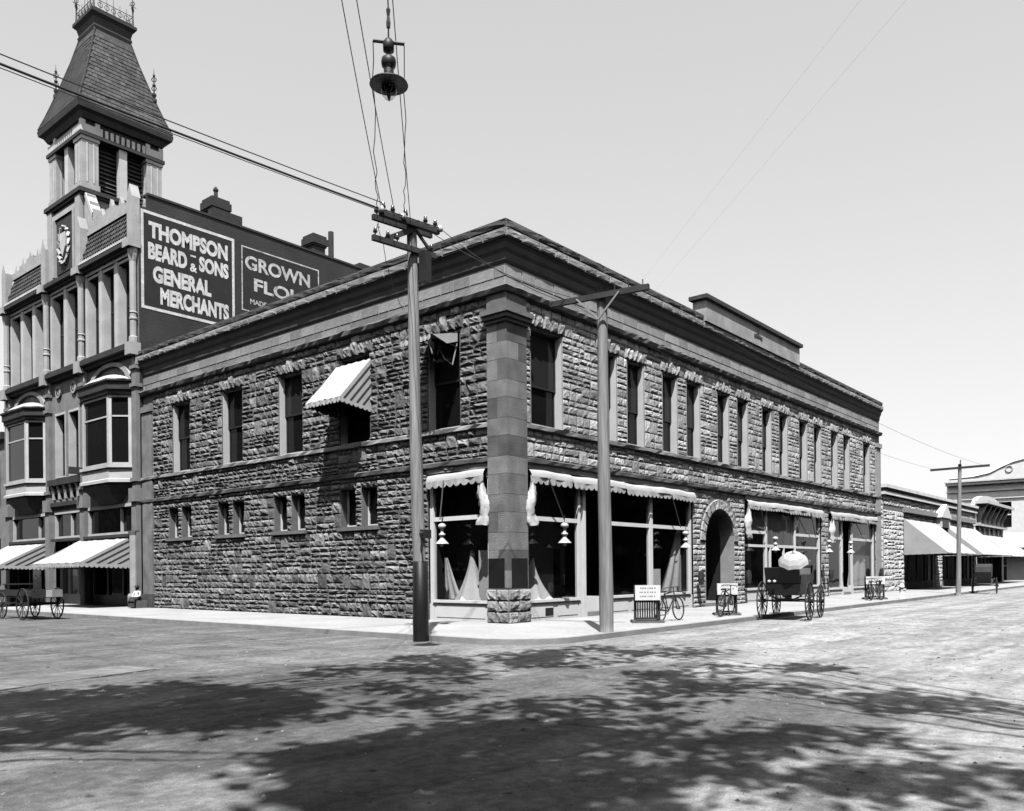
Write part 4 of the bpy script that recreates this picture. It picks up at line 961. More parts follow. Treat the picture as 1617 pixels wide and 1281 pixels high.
for i, (a, b, c, d) in enumerate(hs):
    mb = MB(); mb.box(a, b, .5, .55, 0, 4.4); build('shop_interior', mb, 'interior', LB)
    mb = MB()
    for k in range(5): u = a + (b - a) * k / 4; mb.box(u - .08, u + .08, .2, .34, 0, 4.4)
    mb.box(a, b, .2, .34, 0, .5); mb.box(a, b, .2, .34, 3.0, 3.1); build('shopfront', mb, 'wood_mid', LB)
PB = thing('pale_shop', 'small pale shop with arched parapet and dark bracketed cornice beyond the stone shop', 'building', (61, 0, 0), world=True)
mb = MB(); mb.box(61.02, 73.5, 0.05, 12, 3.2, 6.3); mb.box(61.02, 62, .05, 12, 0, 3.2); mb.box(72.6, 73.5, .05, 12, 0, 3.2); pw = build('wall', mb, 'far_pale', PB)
mb = MB(); n = 12; mb.prism([(61.1, 0.0, 6.3)] + [(67 - 5.4 * math.cos(math.pi * k / n), 0.0, 6.9 + .8 * math.sin(math.pi * k / n)) for k in range(n + 1)] + [(73.4, 0.0, 6.3)], (0, .4, 0)); build('arched_parapet', mb, 'far_pale', PB)
mb = MB(); mb.box(61.02, 73.5, -.9, .04, 6.75, 7.0); mb.box(61.02, 73.5, -.3, .04, 4.9, 5.15)
for k in range(6): u = 62 + k * 2; mb.prism([(u, 0, 5.2), (u, -.7, 6.7), (u, 0, 6.7)], (.35, 0, 0)); mb.prism([(u - .3, -.12, 4.8), (u + .3, -.12, 4.8), (u, -.12, 4.2)], (0, .1, 0))
build('cornice', mb, 'far_stone', PB)
mb = MB(); mb.box(62, 72.6, 1.0, 1.05, 0, 3.2); build('shop_interior', mb, 'interior', PB)
mb = MB()
for k in range(7): u = 62.2 + k * 1.7; mb.box(u - .07, u + .07, .5, .62, 0, 3.2)
build('shopfront', mb, 'far_pale', PB)
BB = thing('pale_hall', 'large pale two-storey hall with wide cornice and scrolled gable at street end', 'building', (84, 0, 0), world=True)
FB = lambda u, d, z: (84 - d, u, z)
hb = [(1.0, 2.5, 5.6, 8.3), (5.0, 6.5, 5.6, 8.3), (-1.0, -.2, 0, 3), (1.5, 5, 0, 3)]
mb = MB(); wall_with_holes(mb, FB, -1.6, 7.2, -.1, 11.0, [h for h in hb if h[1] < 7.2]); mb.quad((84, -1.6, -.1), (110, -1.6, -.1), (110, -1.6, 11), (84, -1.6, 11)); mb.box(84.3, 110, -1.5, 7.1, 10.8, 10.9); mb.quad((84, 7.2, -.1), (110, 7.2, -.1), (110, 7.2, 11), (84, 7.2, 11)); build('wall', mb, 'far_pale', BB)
for h in hb:
    mb = MB(); reveal(mb, FB, h, 0, -.3); mb.fbox(FB, h[0], h[1], -.2, -.12, (h[2] + h[3]) / 2 - .06, (h[2] + h[3]) / 2 + .06); wo = build('window', mb, 'far_pale', BB)
    mb = MB(); mb.quad(*[FB(u, -.2, z) for u, z in ((h[0], h[2]), (h[1], h[2]), (h[1], h[3]), (h[0], h[3]))]); build('pane', mb, 'glass_dark', wo)
mb = MB(); mb.fbox(FB, -2.2, 7.2, 0, .7, 10.3, 10.6); mb.fbox(FB, -2.3, 7.3, 0, .9, 10.6, 10.75); mb.fbox(FB, -1.6, 7.2, 0, .25, 9.55, 9.7); mb.fbox(FB, -1.6, 7.2, 0, .15, 8.7, 8.8); build('cornice', mb, 'far_stone', BB)
mb = MB(); prf = [(7.0, 10.75), (7.0, 11.1), (4.6, 11.2), (3.0, 11.5), (2.0, 12.0), (.8, 12.5), (-.6, 12.8), (-2, 12.9), (-2, 10.75)]
mb.prism([FB(u, -.1, z) for u, z in prf], (.4, 0, 0)); gb = build('scrolled_gable', mb, 'far_pale', BB)
mb = MB(); mb.torus(FB(1.2, -.05, 11.8), .32, .06, (1, 0, 0), 16, 5); mb.tube([FB(u, -.06, z + .02) for u, z in prf[1:8]], .09, 5); build('scroll', mb, 'far_stone', gb)
#@@SECTION things
# ------------------------------------------------------------------ awnings
def scallop(mb, P, n, drop, s=0.0, seg=4):
    """valance hanging from a line: P(t, h) with t 0..1 and h downwards"""
    for k in range(n):
        for q in range(seg):
            t0, t1 = (k + q / seg) / n, (k + (q + 1) / seg) / n
            a0, a1 = math.sin(math.pi * q / seg) ** .6 if 0 < q else 0.0, (math.sin(math.pi * (q + 1) / seg) ** .6 if q + 1 < seg else 0.0)
            mb.quad(P(t0, 0), P(t1, 0), P(t1, drop * (.62 + .38 * a1)), P(t0, drop * (.62 + .38 * a0)))
def awning(name, label, F, u0, u1, zt, zo, pr, val, nsc, group, stripes=True, sides=True, zside=None, m_='canvas', wave=.06):
    loc = F((u0 + u1) / 2, 0, 0); a = thing(name, label, 'awning', (loc[0], loc[1], zo), 0, group, world=True)
    rg = random.Random(int(u0 * 100)); mb = MB(); n, q = 14, 6; k0 = len(mb.v)
    for i in range(n + 1):
        for j in range(q + 1):
            t = j / q; u = u0 + (u1 - u0) * i / n
            mb.v.append(F(u, pr * t + .03, zt + (zo - zt) * t - wave * math.sin(math.pi * t) * (1 + .6 * math.sin(i * 1.7)) + .02 * math.sin(i * 2.3 + j * 1.1) + rg.uniform(-.012, .012)))
    for i in range(n):
        for j in range(q): c = k0 + i * (q + 1) + j; mb.f.append((c, c + 1, c + q + 2, c + q + 1))
    build('canopy', mb, m_, a, True)
    mb = MB(); scallop(mb, lambda t, h: F(u0 + (u1 - u0) * t, pr + .03 + .015 * math.sin(t * 40), zo - h), nsc, val); build('valance', mb, 'canvas', a)
    zs = zo - .12 if zside is None else zside
    if sides:
        for u in (u0, u1):
            mb = MB(); mb.add([F(u, .03, zt), F(u, pr + .03, zo), F(u, .03, zs)], [(0, 1, 2)]); sd = build('side_panel', mb, 'canvas', a)
            e = -.006 if u == u0 else .006
            if stripes:
                for k in range(4):
                    c0, c1 = .1 + k * .2, .165 + k * .2
                    def SPt(c, t): # c across from the slope edge to the wall/lower edge
                        return F(u + e, .03 + pr * t * (1 - c * .0), zt + (zo - zt) * t + (zs - zo if False else 0) - (zt - zs) * 0)
                    # stripes run parallel to the slope, from the wall edge down to the lower edge
                    za, zb = zt + (zs - zt) * c0, zt + (zs - zt) * c1
                    def low(c): return F(u + e, .03 + pr * (1 - c), zo + (zs - zo) * c)
                    mb = MB(); mb.quad(F(u + e, .03, za), low(c0), low(c1), F(u + e, .03, zb)); build('stripe', mb, 'canvas_dark', sd)
            mb = MB(); scallop(mb, lambda t, h: F(u, .03 + pr * t, zs + (zo - zs) * t - h), max(3, int(nsc * pr / (u1 - u0))), val * .9); build('side_valance', mb, 'canvas', sd)
    mb = MB(); mb.tube([F(u0, pr, zo - .02), F(u1, pr, zo - .02)], .018, 6)
    for u in (u0 + .03, u1 - .03): mb.tube([F(u, .02, zs - .02), F(u, pr, zo - .02)], .014, 5)
    build('frame', mb, 'iron', a)
    return a
awning('window_awning', 'pale striped-sided awning over the fourth upper window of the side wall', FL, 5.86, 7.62, 8.46, 7.02, 1.3, .17, 10, None, zside=6.85)
aw = awning('window_awning', 'dark half-raised awning with white scalloped edge over upper window nearest the corner', FL, 1.95, 3.2, 8.6, 8.28, 1.15, .16, 8, None, stripes=False, sides=False, m_='canvas_dark')
mb = MB(); mb.quad(FL(1.95, .05, 8.55), FL(1.95, 1.1, 8.3), FL(1.95, .5, 8.15), FL(1.95, .05, 8.3)); build('loose_flap', mb, 'canvas', aw)
mb = MB(); mb.tube([FL(2.5, .3, 8.2), FL(2.3, .25, 7.8), FL(2.1, .12, 7.62), FL(1.98, .05, 8.25)], .022, 5); build('cord', mb, 'canvas', aw)
awning('street_awning', 'pale awning with striped side let down over the shop beside the stone building', FV, 22.1, 27.1, 3.2, 2.0, 2.3, .22, 26, 'street awnings of the Victorian block', zside=1.92)
awning('street_awning', 'pale awning at left edge of view over the wagon', FV, 31.3, 36.2, 3.2, 2.0, 2.3, .22, 26, 'street awnings of the Victorian block', zside=1.92)
# furled shop awnings: roll under the beam, scalloped valance, folding arms, gathered side cloth
def furled(label, F, u0, u1, seed, joints=(), gather=(), arms=()):
    rg = random.Random(seed); loc = F((u0 + u1) / 2, 0.1, 0); a = thing('furled_awning', label, 'awning', (loc[0], loc[1], 4.1), 0, 'furled awnings over the shopfronts', world=True)
    pts = [u0] + list(joints) + [u1]
    for p, q in zip(pts, pts[1:]):
        q2 = q - (.05 if q != u1 else 0); mb = MB(); n = int((q2 - p) / .12); k0 = len(mb.v); ph = rg.uniform(0, 6)
        for i in range(n + 1):
            u = p + (q2 - p) * i / n; sg = .03 * math.sin(u * 1.3 + ph) + .012 * math.sin(u * 5 + ph)
            for (d, z) in ((.02, 4.43), (.1, 4.44), (.15, 4.38), (.18, 4.30), (.19, 4.22)): mb.v.append(F(u, d + sg * .5 + rg.uniform(-.008, .008), z + sg * .6 - .02))
        for i in range(n):
            for j in range(4): c = k0 + i * 5 + j; mb.f.append((c, c + 1, c + 6, c + 5))
        build('canopy', mb, 'canvas', a, True)
        ns = max(3, int((q2 - p) / .27)); mb = MB(); scallop(mb, lambda t, h: F(p + (q2 - p) * t, .19 + .02 * math.sin(t * 17 + ph) + h * .05 * math.sin(t * 50), 4.22 - h + .03 * .6 * math.sin((p + (q2 - p) * t) * 1.3 + ph)), ns, .2 + rg.uniform(-.02, .03)); build('valance', mb, 'canvas', a)
    for (u, du) in arms:
        mb = MB(); mb.tube([F(u, .24, 4.2), F(u + du, .05, 3.05)], .02, 5); build('arm', mb, 'grey_paint', a)
    for u in gather:
        mb = MB(); n, m_ = 12, 14; k0 = len(mb.v)
        for j in range(m_ + 1):
            t = j / m_; z = 4.25 - 1.45 * t; rad = .05 + .13 * math.sin(min(1, t * 1.25) * math.pi * .75) ** 2 + .05 * (t > .8)
            for i in range(n):
                th = 2 * math.pi * i / n; r_ = rad * (1 + .35 * math.sin(3 * th + t * 5) + rg.uniform(-.22, .22)); mb.v.append(F(u + r_ * math.cos(th) + .06 * math.sin(t * 7), .14 + r_ * .7 * math.sin(th), z + rg.uniform(-.02, .02)))
        for j in range(m_):
            for i in range(n): mb.f.append((k0 + j * n + i, k0 + j * n + (i + 1) % n, k0 + (j + 1) * n + (i + 1) % n, k0 + (j + 1) * n + i))
        build('gathered_cloth', mb, 'cloth', a, True)
    return a
furled('furled white scalloped awning over the side-street shop window at the corner', FL, .86, 3.22, 1, gather=(.92,), arms=((2.4, .35),))
furled('long furled white awning between corner pilaster and arched entry', FR, 1.0, 11.1, 2, joints=(3.1, 6.15), gather=(1.05,), arms=((1.75, 1.0), (9.1, 1.0)))
furled('furled white awning over the shopfront behind the buggy', FR, 15.85, 24.9, 3, joints=(20.4,), gather=(15.9,), arms=((16.9, 1.1), (22.9, 1.1)))
furled('furled white awning over the last shopfront of stone building', FR, 26.05, 33.85, 4, gather=(26.2,), arms=((26.9, 1.1), (31.8, 1.1)))

# ------------------------------------------------------------------ shop lamps with white shades, hung in front of the glass
def shop_lamp(label, loc):
    t = thing('shop_lamp', label, 'lamp', loc, 0, 'hanging lamps before the shop windows')
    build('shade', MB().lathe([(.2, -.22), (.19, -.2), (.09, -.1), (.06, -.06), (.06, .0)], n=14), 'porcelain', t, True)
    build('neck', MB().lathe([(.06, 0), (.1, .03), (.1, .07), (.05, .1), (.05, .22), (.11, .25), (.12, .33), (.06, .38), (0, .39)], n=12), 'porcelain', t, True)
    build('globe', MB().lathe([(0, -.32), (.05, -.3), (.07, -.24), (.06, -.15)], n=10), 'porcelain', t, True)
    build('hanger', MB().tube([(0, 0, .38), (0, 0, .62)], .012, 5), 'iron', t)
    return t
shop_lamp('white shaded lamp hanging before the side-street window, beside the blackened pole', (-.3, 2.3, 2.52))
shop_lamp('white shaded lamp hanging right of the corner pilaster', (2.2, -.35, 2.52))
shop_lamp('white shaded lamp hanging before the window beside the arched entry', (9.7, -.35, 2.5))
shop_lamp('white shaded lamp hanging left behind the buggy', (17.95, -.35, 2.5))
shop_lamp('white shaded lamp hanging before the stone pier between the two far shopfronts', (24.6, -.4, 2.5))
shop_lamp('white shaded lamp hanging before the last shopfront', (27.9, -.4, 2.5))

# ------------------------------------------------------------------ window displays
def drape(label, c, h, r, seed, m_='cloth'):
    rg = random.Random(seed); mb = MB(); n, q = 26, 10; k0 = 0
    for j in range(q + 1):
        t = j / q; z = h * (1 - t)
        for i in range(n):
            th = 2 * math.pi * i / n; rr = (.07 + (r - .07) * t ** 1.7) * (1 + .16 * t * math.sin(6 * th + seed) + .08 * t * math.sin(11 * th))
            mb.v.append((c[0] + rr * math.cos(th), c[1] + rr * math.sin(th), c[2] + z))
    for j in range(q):
        for i in range(n): mb.f.append((j * n + i, j * n + (i + 1) % n, (j + 1) * n + (i + 1) % n, (j + 1) * n + i))
    mb.f.append(tuple(range(n))); o = build('draped_cloth', mb, m_, None, True); return tag(o, label, 'cloth')
drape('white cloth draped as a cone in side-street shop window', (.75, 2.05, .62), 1.5, .5, 1)
drape('pale fabric draped to the floor in first window right of pilaster', (2.0, .75, .62), 1.25, .55, 2)
mb = MB(); mb.box(.55, .62, 1.12, 1.62, .62, 2.1); tag(build('upright_board', mb, 'cloth'), 'plain pale display board standing beside the cone of cloth', 'board')
def hanging_cloth(label, p0, p1, z0, z1, seed, sweep_=.5):
    mb = MB(); n, q = 12, 12; a, b = Vector(p0), Vector(p1)
    for j in range(q + 1):
        t = j / q
        for i in range(n + 1):
            s = i / n; s2 = s * (1 - sweep_ * (1 - t) ** .8); p = a.lerp(b, s2); f_ = .05 * math.sin(s * 16 + seed); mb.v.append((p.x + f_ * .7, p.y + f_, z1 + (z0 - z1) * t))
    for j in range(q):
        for i in range(n): c = j * (n + 1) + i; mb.f.append((c, c + 1, c + n + 2, c + n + 1))
    return tag(build('hanging_cloth', mb, 'cloth', None, True), label, 'cloth')
hanging_cloth('pale fabric swept up at the right of window beside arched entry', (10.95, .5, 0), (9.3, .6, 0), .64, 3.0, 1, .75)
hanging_cloth('pale curtain of fabric hung inside last shop window', (33.6, .6, 0), (30.6, .7, 0), .42, 3.0, 3, .25)
hanging_cloth('pale fabric swept up in side-street window behind the pole', (.6, 3.1, 0), (.7, 2.4, 0), .64, 1.9, 5, .8)
mb = MB(); mb.box(8.5, 9.15, .4, .43, .75, 1.5); tag(build('show_card', mb, 'white_paint'), 'white show card in window behind the slatted rack', 'card')
mb = MB(); mb.box(23.1, 24.6, .55, .6, .62, 1.9); tag(build('display_screen', mb, 'cloth'), 'pale display screen in right window behind the buggy', 'screen')
for i, (x, y, z) in enumerate(((2.9, .8, 2.2), (8.9, .8, 2.0))):
    mb = MB(); mb.lathe([(.14, 0), (.05, .07), (.03, .1), (.012, .12), (.012, 1.9)], (x, y, z), 12); tag(build('pendant_lamp', mb, 'porcelain', None, True), ('small pendant lamp inside the window right of pilaster', 'small pendant lamp inside the window behind the bicycle rack')[i], 'lamp', 'pendant lamps inside the shop')

# ------------------------------------------------------------------ utility poles
def insulator(mb, p, s=1.0): mb.lathe([(.015, 0), (.015, .07 * s), (.05 * s, .07 * s), (.055 * s, .12 * s), (.035 * s, .15 * s), (.04 * s, .19 * s), (.0, .22 * s)], p, 8)
def pole_mesh(top, base, r0, r1, z0=Z0 - .3):
    rg = random.Random(int(base[0] * 77)); n = 14; pts, rs = [], []
    for k in range(n + 1):
        t = k / n; pts.append((base[0] + (top[0] - base[0]) * t + .015 * math.sin(t * 9), base[1] + (top[1] - base[1]) * t, z0 + (top[2] - z0) * t)); rs.append(r0 + (r1 - r0) * t + rg.uniform(-.006, .006))
    return MB().tube(pts, rs, 12)
P1 = Vector((-4.5, -1.13, 0)); P2 = Vector((-1.15, -4.02, 0)); P3 = Vector((32.9, -4.5, 0))
t1 = thing('utility_pole', 'tall wooden utility pole with blackened foot before the side-street wall', 'pole', P1, 0, 'utility poles', world=True)
build('shaft', pole_mesh((-4.66, -1.1, 9.5), P1, .165, .12), 'wood_pole', t1, True)
mb = MB(); mb.lathe([(.185, -.12), (.19, .3), (.18, 1.72), (.16, 1.73)], (P1.x, P1.y, 0), 12); build('blackened_foot', mb, 'black', t1, True)
U = Vector((math.cos(R(-8)), math.sin(R(-8)), 0)); V = Vector((-U.y, U.x, 0)); T1 = Vector((-4.66, -1.1, 0))
for off in (-.14, .14):
    mb = MB(); a = T1 + V * off + Vector((0, 0, 9.42)); mb.bar(a - U * .95, a + U * .68, .09, .12); build('cross_arm', mb, 'wood_dark', t1)
mb = MB(); a = T1 + Vector((0, 0, 8.82)) - V * .16; mb.bar(a - U * 1.15, a + U * .55, .09, .12); build('cross_arm', mb, 'wood_dark', t1)
mb = MB(); a = T1 + V * -.1; mb.bar(a + Vector((.05, 0, 9.35)), a - U * .75 + Vector((0, 0, 8.9)), .07, .12); mb.bar(a + Vector((.02, 0, 9.35)), a + U * .55 + Vector((0, 0, 8.86)), .05, .06); build('brace', mb, 'wood_dark', t1)
mb = MB()
for off in (-.14, .14):
    for s in (-.85, -.6, -.25, .3, .58): mb = MB(); insulator(mb, tuple(T1 + V * off + U * s + Vector((0, 0, 9.48))), 1.0); build('insulator', mb, 'insulator', t1, True)
for s in (-1.08, -.75, -.5, .45): mb = MB(); insulator(mb, tuple(T1 - V * .16 + U * s + Vector((0, 0, 8.88))), .9); build('insulator', mb, 'insulator', t1, True)
mb = MB()
for s in (-.95, -.36, .66): mb = MB(); mb.lathe([(.0, -.07), (.06, -.05), (.07, .02), (.04, .08), (0, .1)], tuple(T1 - V * .22 + U * s + Vector((0, 0, 9.46))), 8); build('strain_insulator', mb, 'porcelain', t1, True)
mb = MB(); mb.box(-4.62, -4.42, -1.5, -1.3, 8.1, 8.8); build('junction_box', mb, 'iron', t1)
mb = MB(); mb.box(-4.66, -4.34, -1.34, -1.3, 2.25, 2.45); mb.tube([(-4.6, -1.32, 2.4), (-4.75, -1.4, 2.35), (-4.72, -1.42, 2.1)], .03, 5); build('iron_band', mb, 'iron', t1)
t2 = thing('utility_pole', 'wooden utility pole with single braced cross-arm at main-street kerb', 'pole', P2, 0, 'utility poles', world=True)
build('shaft', pole_mesh((-1.2, -4.0, 8.25), P2, .175, .12), 'wood_pole', t2, True)
mb = MB(); A2 = Vector((-.62, -3.0, 7.72)); B2 = Vector((-1.62, -5.1, 7.78)); D2 = (Vector((-.55, -2.7, 0)) - Vector((-1.75, -5.4, 0))).normalized()
D2 = Vector((-math.sin(R(10)), math.cos(R(10)), 0)); c2 = Vector((-1.34, -4.02, 8.0)); a2, b2 = c2 + D2 * 1.3, c2 - D2 * 1.25
mb.bar(a2, b2, .1, .13); build('cross_arm', mb, 'wood_dark', t2)
for s in (-1, 1):
    mb = MB(); mb.bar(c2 + D2 * s * .55 + Vector((-.07, 0, 0)), c2 + Vector((-.03, 0, -.55)), .03, .04); build('brace', mb, 'grey_paint', t2)
mb = MB()
for s in (-1.1, -.75, -.4): mb.tube([tuple(c2 + D2 * s + Vector((0, 0, .06))), tuple(c2 + D2 * s + Vector((0, 0, .2)))], .014, 5)
build('pins', mb, 'iron', t2)
t3 = thing('utility_pole', 'far thin utility pole standing before the pale awnings', 'pole', P3, 0, 'utility poles', world=True)
build('shaft', pole_mesh((33.1, -4.6, 7.1), P3, .14, .09), 'wood_pole', t3, True)
mb = MB(); mb.bar((32.7, -3.2, 6.85), (33.4, -6.0, 6.95), .1, .12); build('cross_arm', mb, 'wood_dark', t3)
mb = MB(); mb.bar((33.1, -4.6, 6.9), (33.3, -4.6, 7.35), .05, .05); build('top_pin', mb, 'iron', t3)

# ------------------------------------------------------------------ overhead wires
def wire(label, p, q, sag, r=.011, group='overhead wires', n=24, kink=0.0, seed=1):
    p, q = Vector(p), Vector(q); rg = random.Random(seed)
    pts = [p.lerp(q, k / n) - Vector((0, 0, sag * 4 * (k / n) * (1 - k / n))) + Vector((rg.uniform(-kink, kink), rg.uniform(-kink, kink), 0)) for k in range(n + 1)]
    mb = MB().tube(pts, r, 5, False); return tag(build('overhead_wire', mb, 'wire', None, True), label, 'wire', group)
arm = lambda s, off, z: T1 + V * off + U * s + Vector((0, 0, z))
E1 = Vector((-46.0, 2.6, 12.2))
for i, (s, off, dz, r) in enumerate(((-.92, -.16, 9.5, .022), (-.85, -.14, 9.66, .011), (-.85, .14, 9.62, .009))):
    wire(('heavy cable sweeping down from upper left to the blackened pole', 'thin wire strung just above the heavy cable', 'thinnest wire strung behind the heavy cable')[i], arm(s, off, dz), E1 + Vector((0, off * 2, (dz - 9.5) * 1.2)), .7, r, 'overhead wires' if i == 0 else 'thin wires beside the heavy cable', seed=i)
wire('cable clamped along the pole cross-arm', arm(-.95, -.24, 9.47), arm(.7, -.24, 9.47), .0, .016, n=6)
for i, (s, off, q) in enumerate(((.62, -.16, tuple(c2 + D2 * 1.1 + Vector((0, 0, .1)))), (.5, .14, tuple(c2 + D2 * .75 + Vector((0, 0, .1)))))):
    wire(('lower wire between the two corner poles', 'upper wire between the two corner poles')[i], arm(s, off, 9.55), q, .18, .009)
for i, s in enumerate((-1.05, .9)): wire(('wire running along main-street front to the far pole, wall side', 'wire running along main-street front to the far pole, street side')[i], c2 + D2 * -s + Vector((0, 0, .16)), (33.1, -4.6 - s * 1.3, 6.95), .5, .006)
WA, WB = (-4.06, -11.49, 11.10), (-3.56, -12.09, 11.09)
wire('faint wire crossing the right sky, nearer the centre', WA, (7.6, .4, 11.4), .0, .0011, 'faint wires in the right sky')
wire('faint wire crossing the right sky, nearer the edge', WB, (8.6, .4, 11.4), .0, .0011, 'faint wires in the right sky')
# hanging arc lamp over the crossing
LP = Vector((-9.03, -5.23, 9.22))
al = thing('arc_lamp', 'dark arc lamp with wide disc reflector hanging over the crossing', 'lamp', LP, 0)
build('reflector', MB().lathe([(.0, .06), (.11, .06), (.2, .03), (.295, -.02), (.305, -.045), (.29, -.05), (.12, -.035), (.11, -.1)], n=28), 'iron', al, True)
build('housing', MB().lathe([(.075, .04), (.08, .2), (.075, .22), (.11, .25), (.12, .32), (.11, .37), (.05, .42), (.03, .44), (.03, .47), (.085, .49), (.09, .62), (.05, .68), (.02, .7), (0, .7)], n=16), 'iron', al, True)
o = build('globe', MB().lathe([(.13, -.05), (.135, -.12), (.11, -.2), (.06, -.26), (0, -.28)], n=18), 'glass_clear', al, True)
build('carbon', MB().tube([(0, 0, -.05), (0, 0, -.24), (0, 0, -.3)], [.035, .03, .008], 6), 'iron', al)
rt_ = Vector((math.sin(R(39.87)), -math.cos(R(39.87)), 0))
mb = MB(); mb.tube([rt_ * -.24 + Vector((0, 0, .66)), rt_ * .25 + Vector((0, 0, .6))], .028, 8); mb.lathe([(0, .0), (.03, .02), (.035, .1), (.02, .2), (.035, .3), (.02, .34), (0, .35)], (0, 0, .84), 8); mb.tube([(0, 0, .68), (0, 0, .86)], .014, 5); build('hanger', mb, 'iron', al)
up = lambda dx, dz: LP + rt_ * dx + Vector((0, 0, dz))
fw = Vector((math.cos(R(39.87)), math.sin(R(39.87)), 0))
wire('suspension wire rising straight above the arc lamp', up(0, 1.18), up(-.06, 4.0) - fw * .4, 0, .012, n=6)
wire('slack lead dropping from left side of arc lamp towards the pole', up(-.25, .64), arm(-1.0, -.16, 9.2) + Vector((0, 0, -.1)), .9, .008, 'arc lamp leads', kink=.03, seed=4)
wire('slack lead dropping from right side of arc lamp towards the pole', up(.25, .58), arm(-.3, -.16, 9.5), .75, .008, 'arc lamp leads', kink=.02, seed=5)
for i, (dx, top_, end) in enumerate(((-.85, 4.2, arm(-.7, .1, 9.5)), (-.62, 4.2, arm(-.35, .1, 9.5)), (.2, 4.2, arm(.05, .1, 9.6)))):
    wire(('leftmost guy wire from top of view down to the pole', 'second guy wire from top of view down to the pole', 'guy wire passing right of the arc lamp down to the pole')[i], up(dx, 1.3) - fw * 3.0 + Vector((0, 0, 2.2)), end, .2, .009)
wire('lead hanging below the pole arm over the cornice', arm(-1.0, -.16, 9.15), FL(4.0, .3, 9.6), .3, .008, kink=.02, seed=8)

# ------------------------------------------------------------------ bicycles, racks
def bicycle(name, label, loc, rz, lean=.0):
    t = thing(name, label, 'bicycle', loc, rz, 'bicycles along the kerb'); t.rotation_euler = (lean, 0, rz); Rw = .345
    for x in (-.52, .53):
        wl = build('wheel', MB().torus((x, 0, Rw), Rw - .022, .022, (0, 1, 0), 32, 6), 'iron', t, True)
        mb = MB()
        for k in range(18):
            a = 2 * math.pi * k / 18; mb.tube([(x + .03 * math.cos(a + .8), .03 * (-1) ** k, Rw + .03 * math.sin(a + .8)), (x + (Rw - .03) * math.cos(a), 0, Rw + (Rw - .03) * math.sin(a))], .0022, 3, False)
        build('spokes', mb, 'grey_paint', wl); build('hub', MB().tube([(x, -.05, Rw), (x, .05, Rw)], .022, 8), 'iron', wl)
    bb, st_, hd, hd2 = (-.06, 0, .29), (-.2, 0, .78), (.33, 0, .84), (.36, 0, .72)
    mb = MB()
    for a, b in ((bb, st_), (st_, hd), (bb, hd2), (hd, hd2), (bb, (-.52, .05, Rw)), (bb, (-.52, -.05, Rw)), (st_, (-.52, .05, Rw)), (st_, (-.52, -.05, Rw)), (hd2, (.53, .05, Rw)), (hd2, (.53, -.05, Rw))): mb.tube([a, b], .019, 6)
    build('frame', mb, 'iron', t)
    build('handlebar', MB().tube([(.18, -.24, .92), (.28, -.22, .96), (.33, -.1, .97), (.33, .1, .97), (.28, .22, .96), (.18, .24, .92)], .013, 6), 'iron', t); build('stem', MB().tube([hd, (.33, 0, .97)], .013, 6), 'iron', t)
    mb = MB(); mb.add([(-.38, -.09, .86), (-.38, .09, .86), (-.12, .025, .87), (-.12, -.025, .87), (-.38, -.08, .82), (-.38, .08, .82), (-.12, .02, .83), (-.12, -.02, .83)], [(0, 1, 2, 3), (7, 6, 5, 4), (0, 4, 5, 1), (1, 5, 6, 2), (2, 6, 7, 3), (3, 7, 4, 0)]); mb.tube([st_, (-.22, 0, .84)], .013, 6); build('saddle', mb, 'black', t)
    mb = MB(); mb.torus((bb[0], .04, bb[2]), .085, .008, (0, 1, 0), 20, 4); mb.tube([(bb[0] - .12, .08, bb[2] - .1), (bb[0] + .12, -.08, bb[2] + .1)], .01, 5); mb.box(bb[0] + .08, bb[0] + .18, -.18, -.09, bb[2] + .09, bb[2] + .115); mb.box(bb[0] - .18, bb[0] - .08, .09, .18, bb[2] - .115, bb[2] - .09); build('crank', mb, 'iron', t)
    return t
bicycle('bicycle', 'dark bicycle standing at the right of slatted rack', (3.3, -3.25, 0.003), R(0), R(-4))
bicycle('bicycle', 'dark bicycle parked under the small white sign before arched entry', (6.45, -3.45, 0.003), R(8), R(4))
bicycle('bicycle', 'bicycle at left of the crowded far rack', (21.3, -3.3, 0.003), R(25), R(4)); bicycle('bicycle', 'bicycle in middle of the crowded far rack', (22.0, -3.4, 0.003), R(40), R(-4)); bicycle('bicycle', 'bicycle at right of the crowded far rack', (22.9, -3.3, 0.003), R(15), R(3))
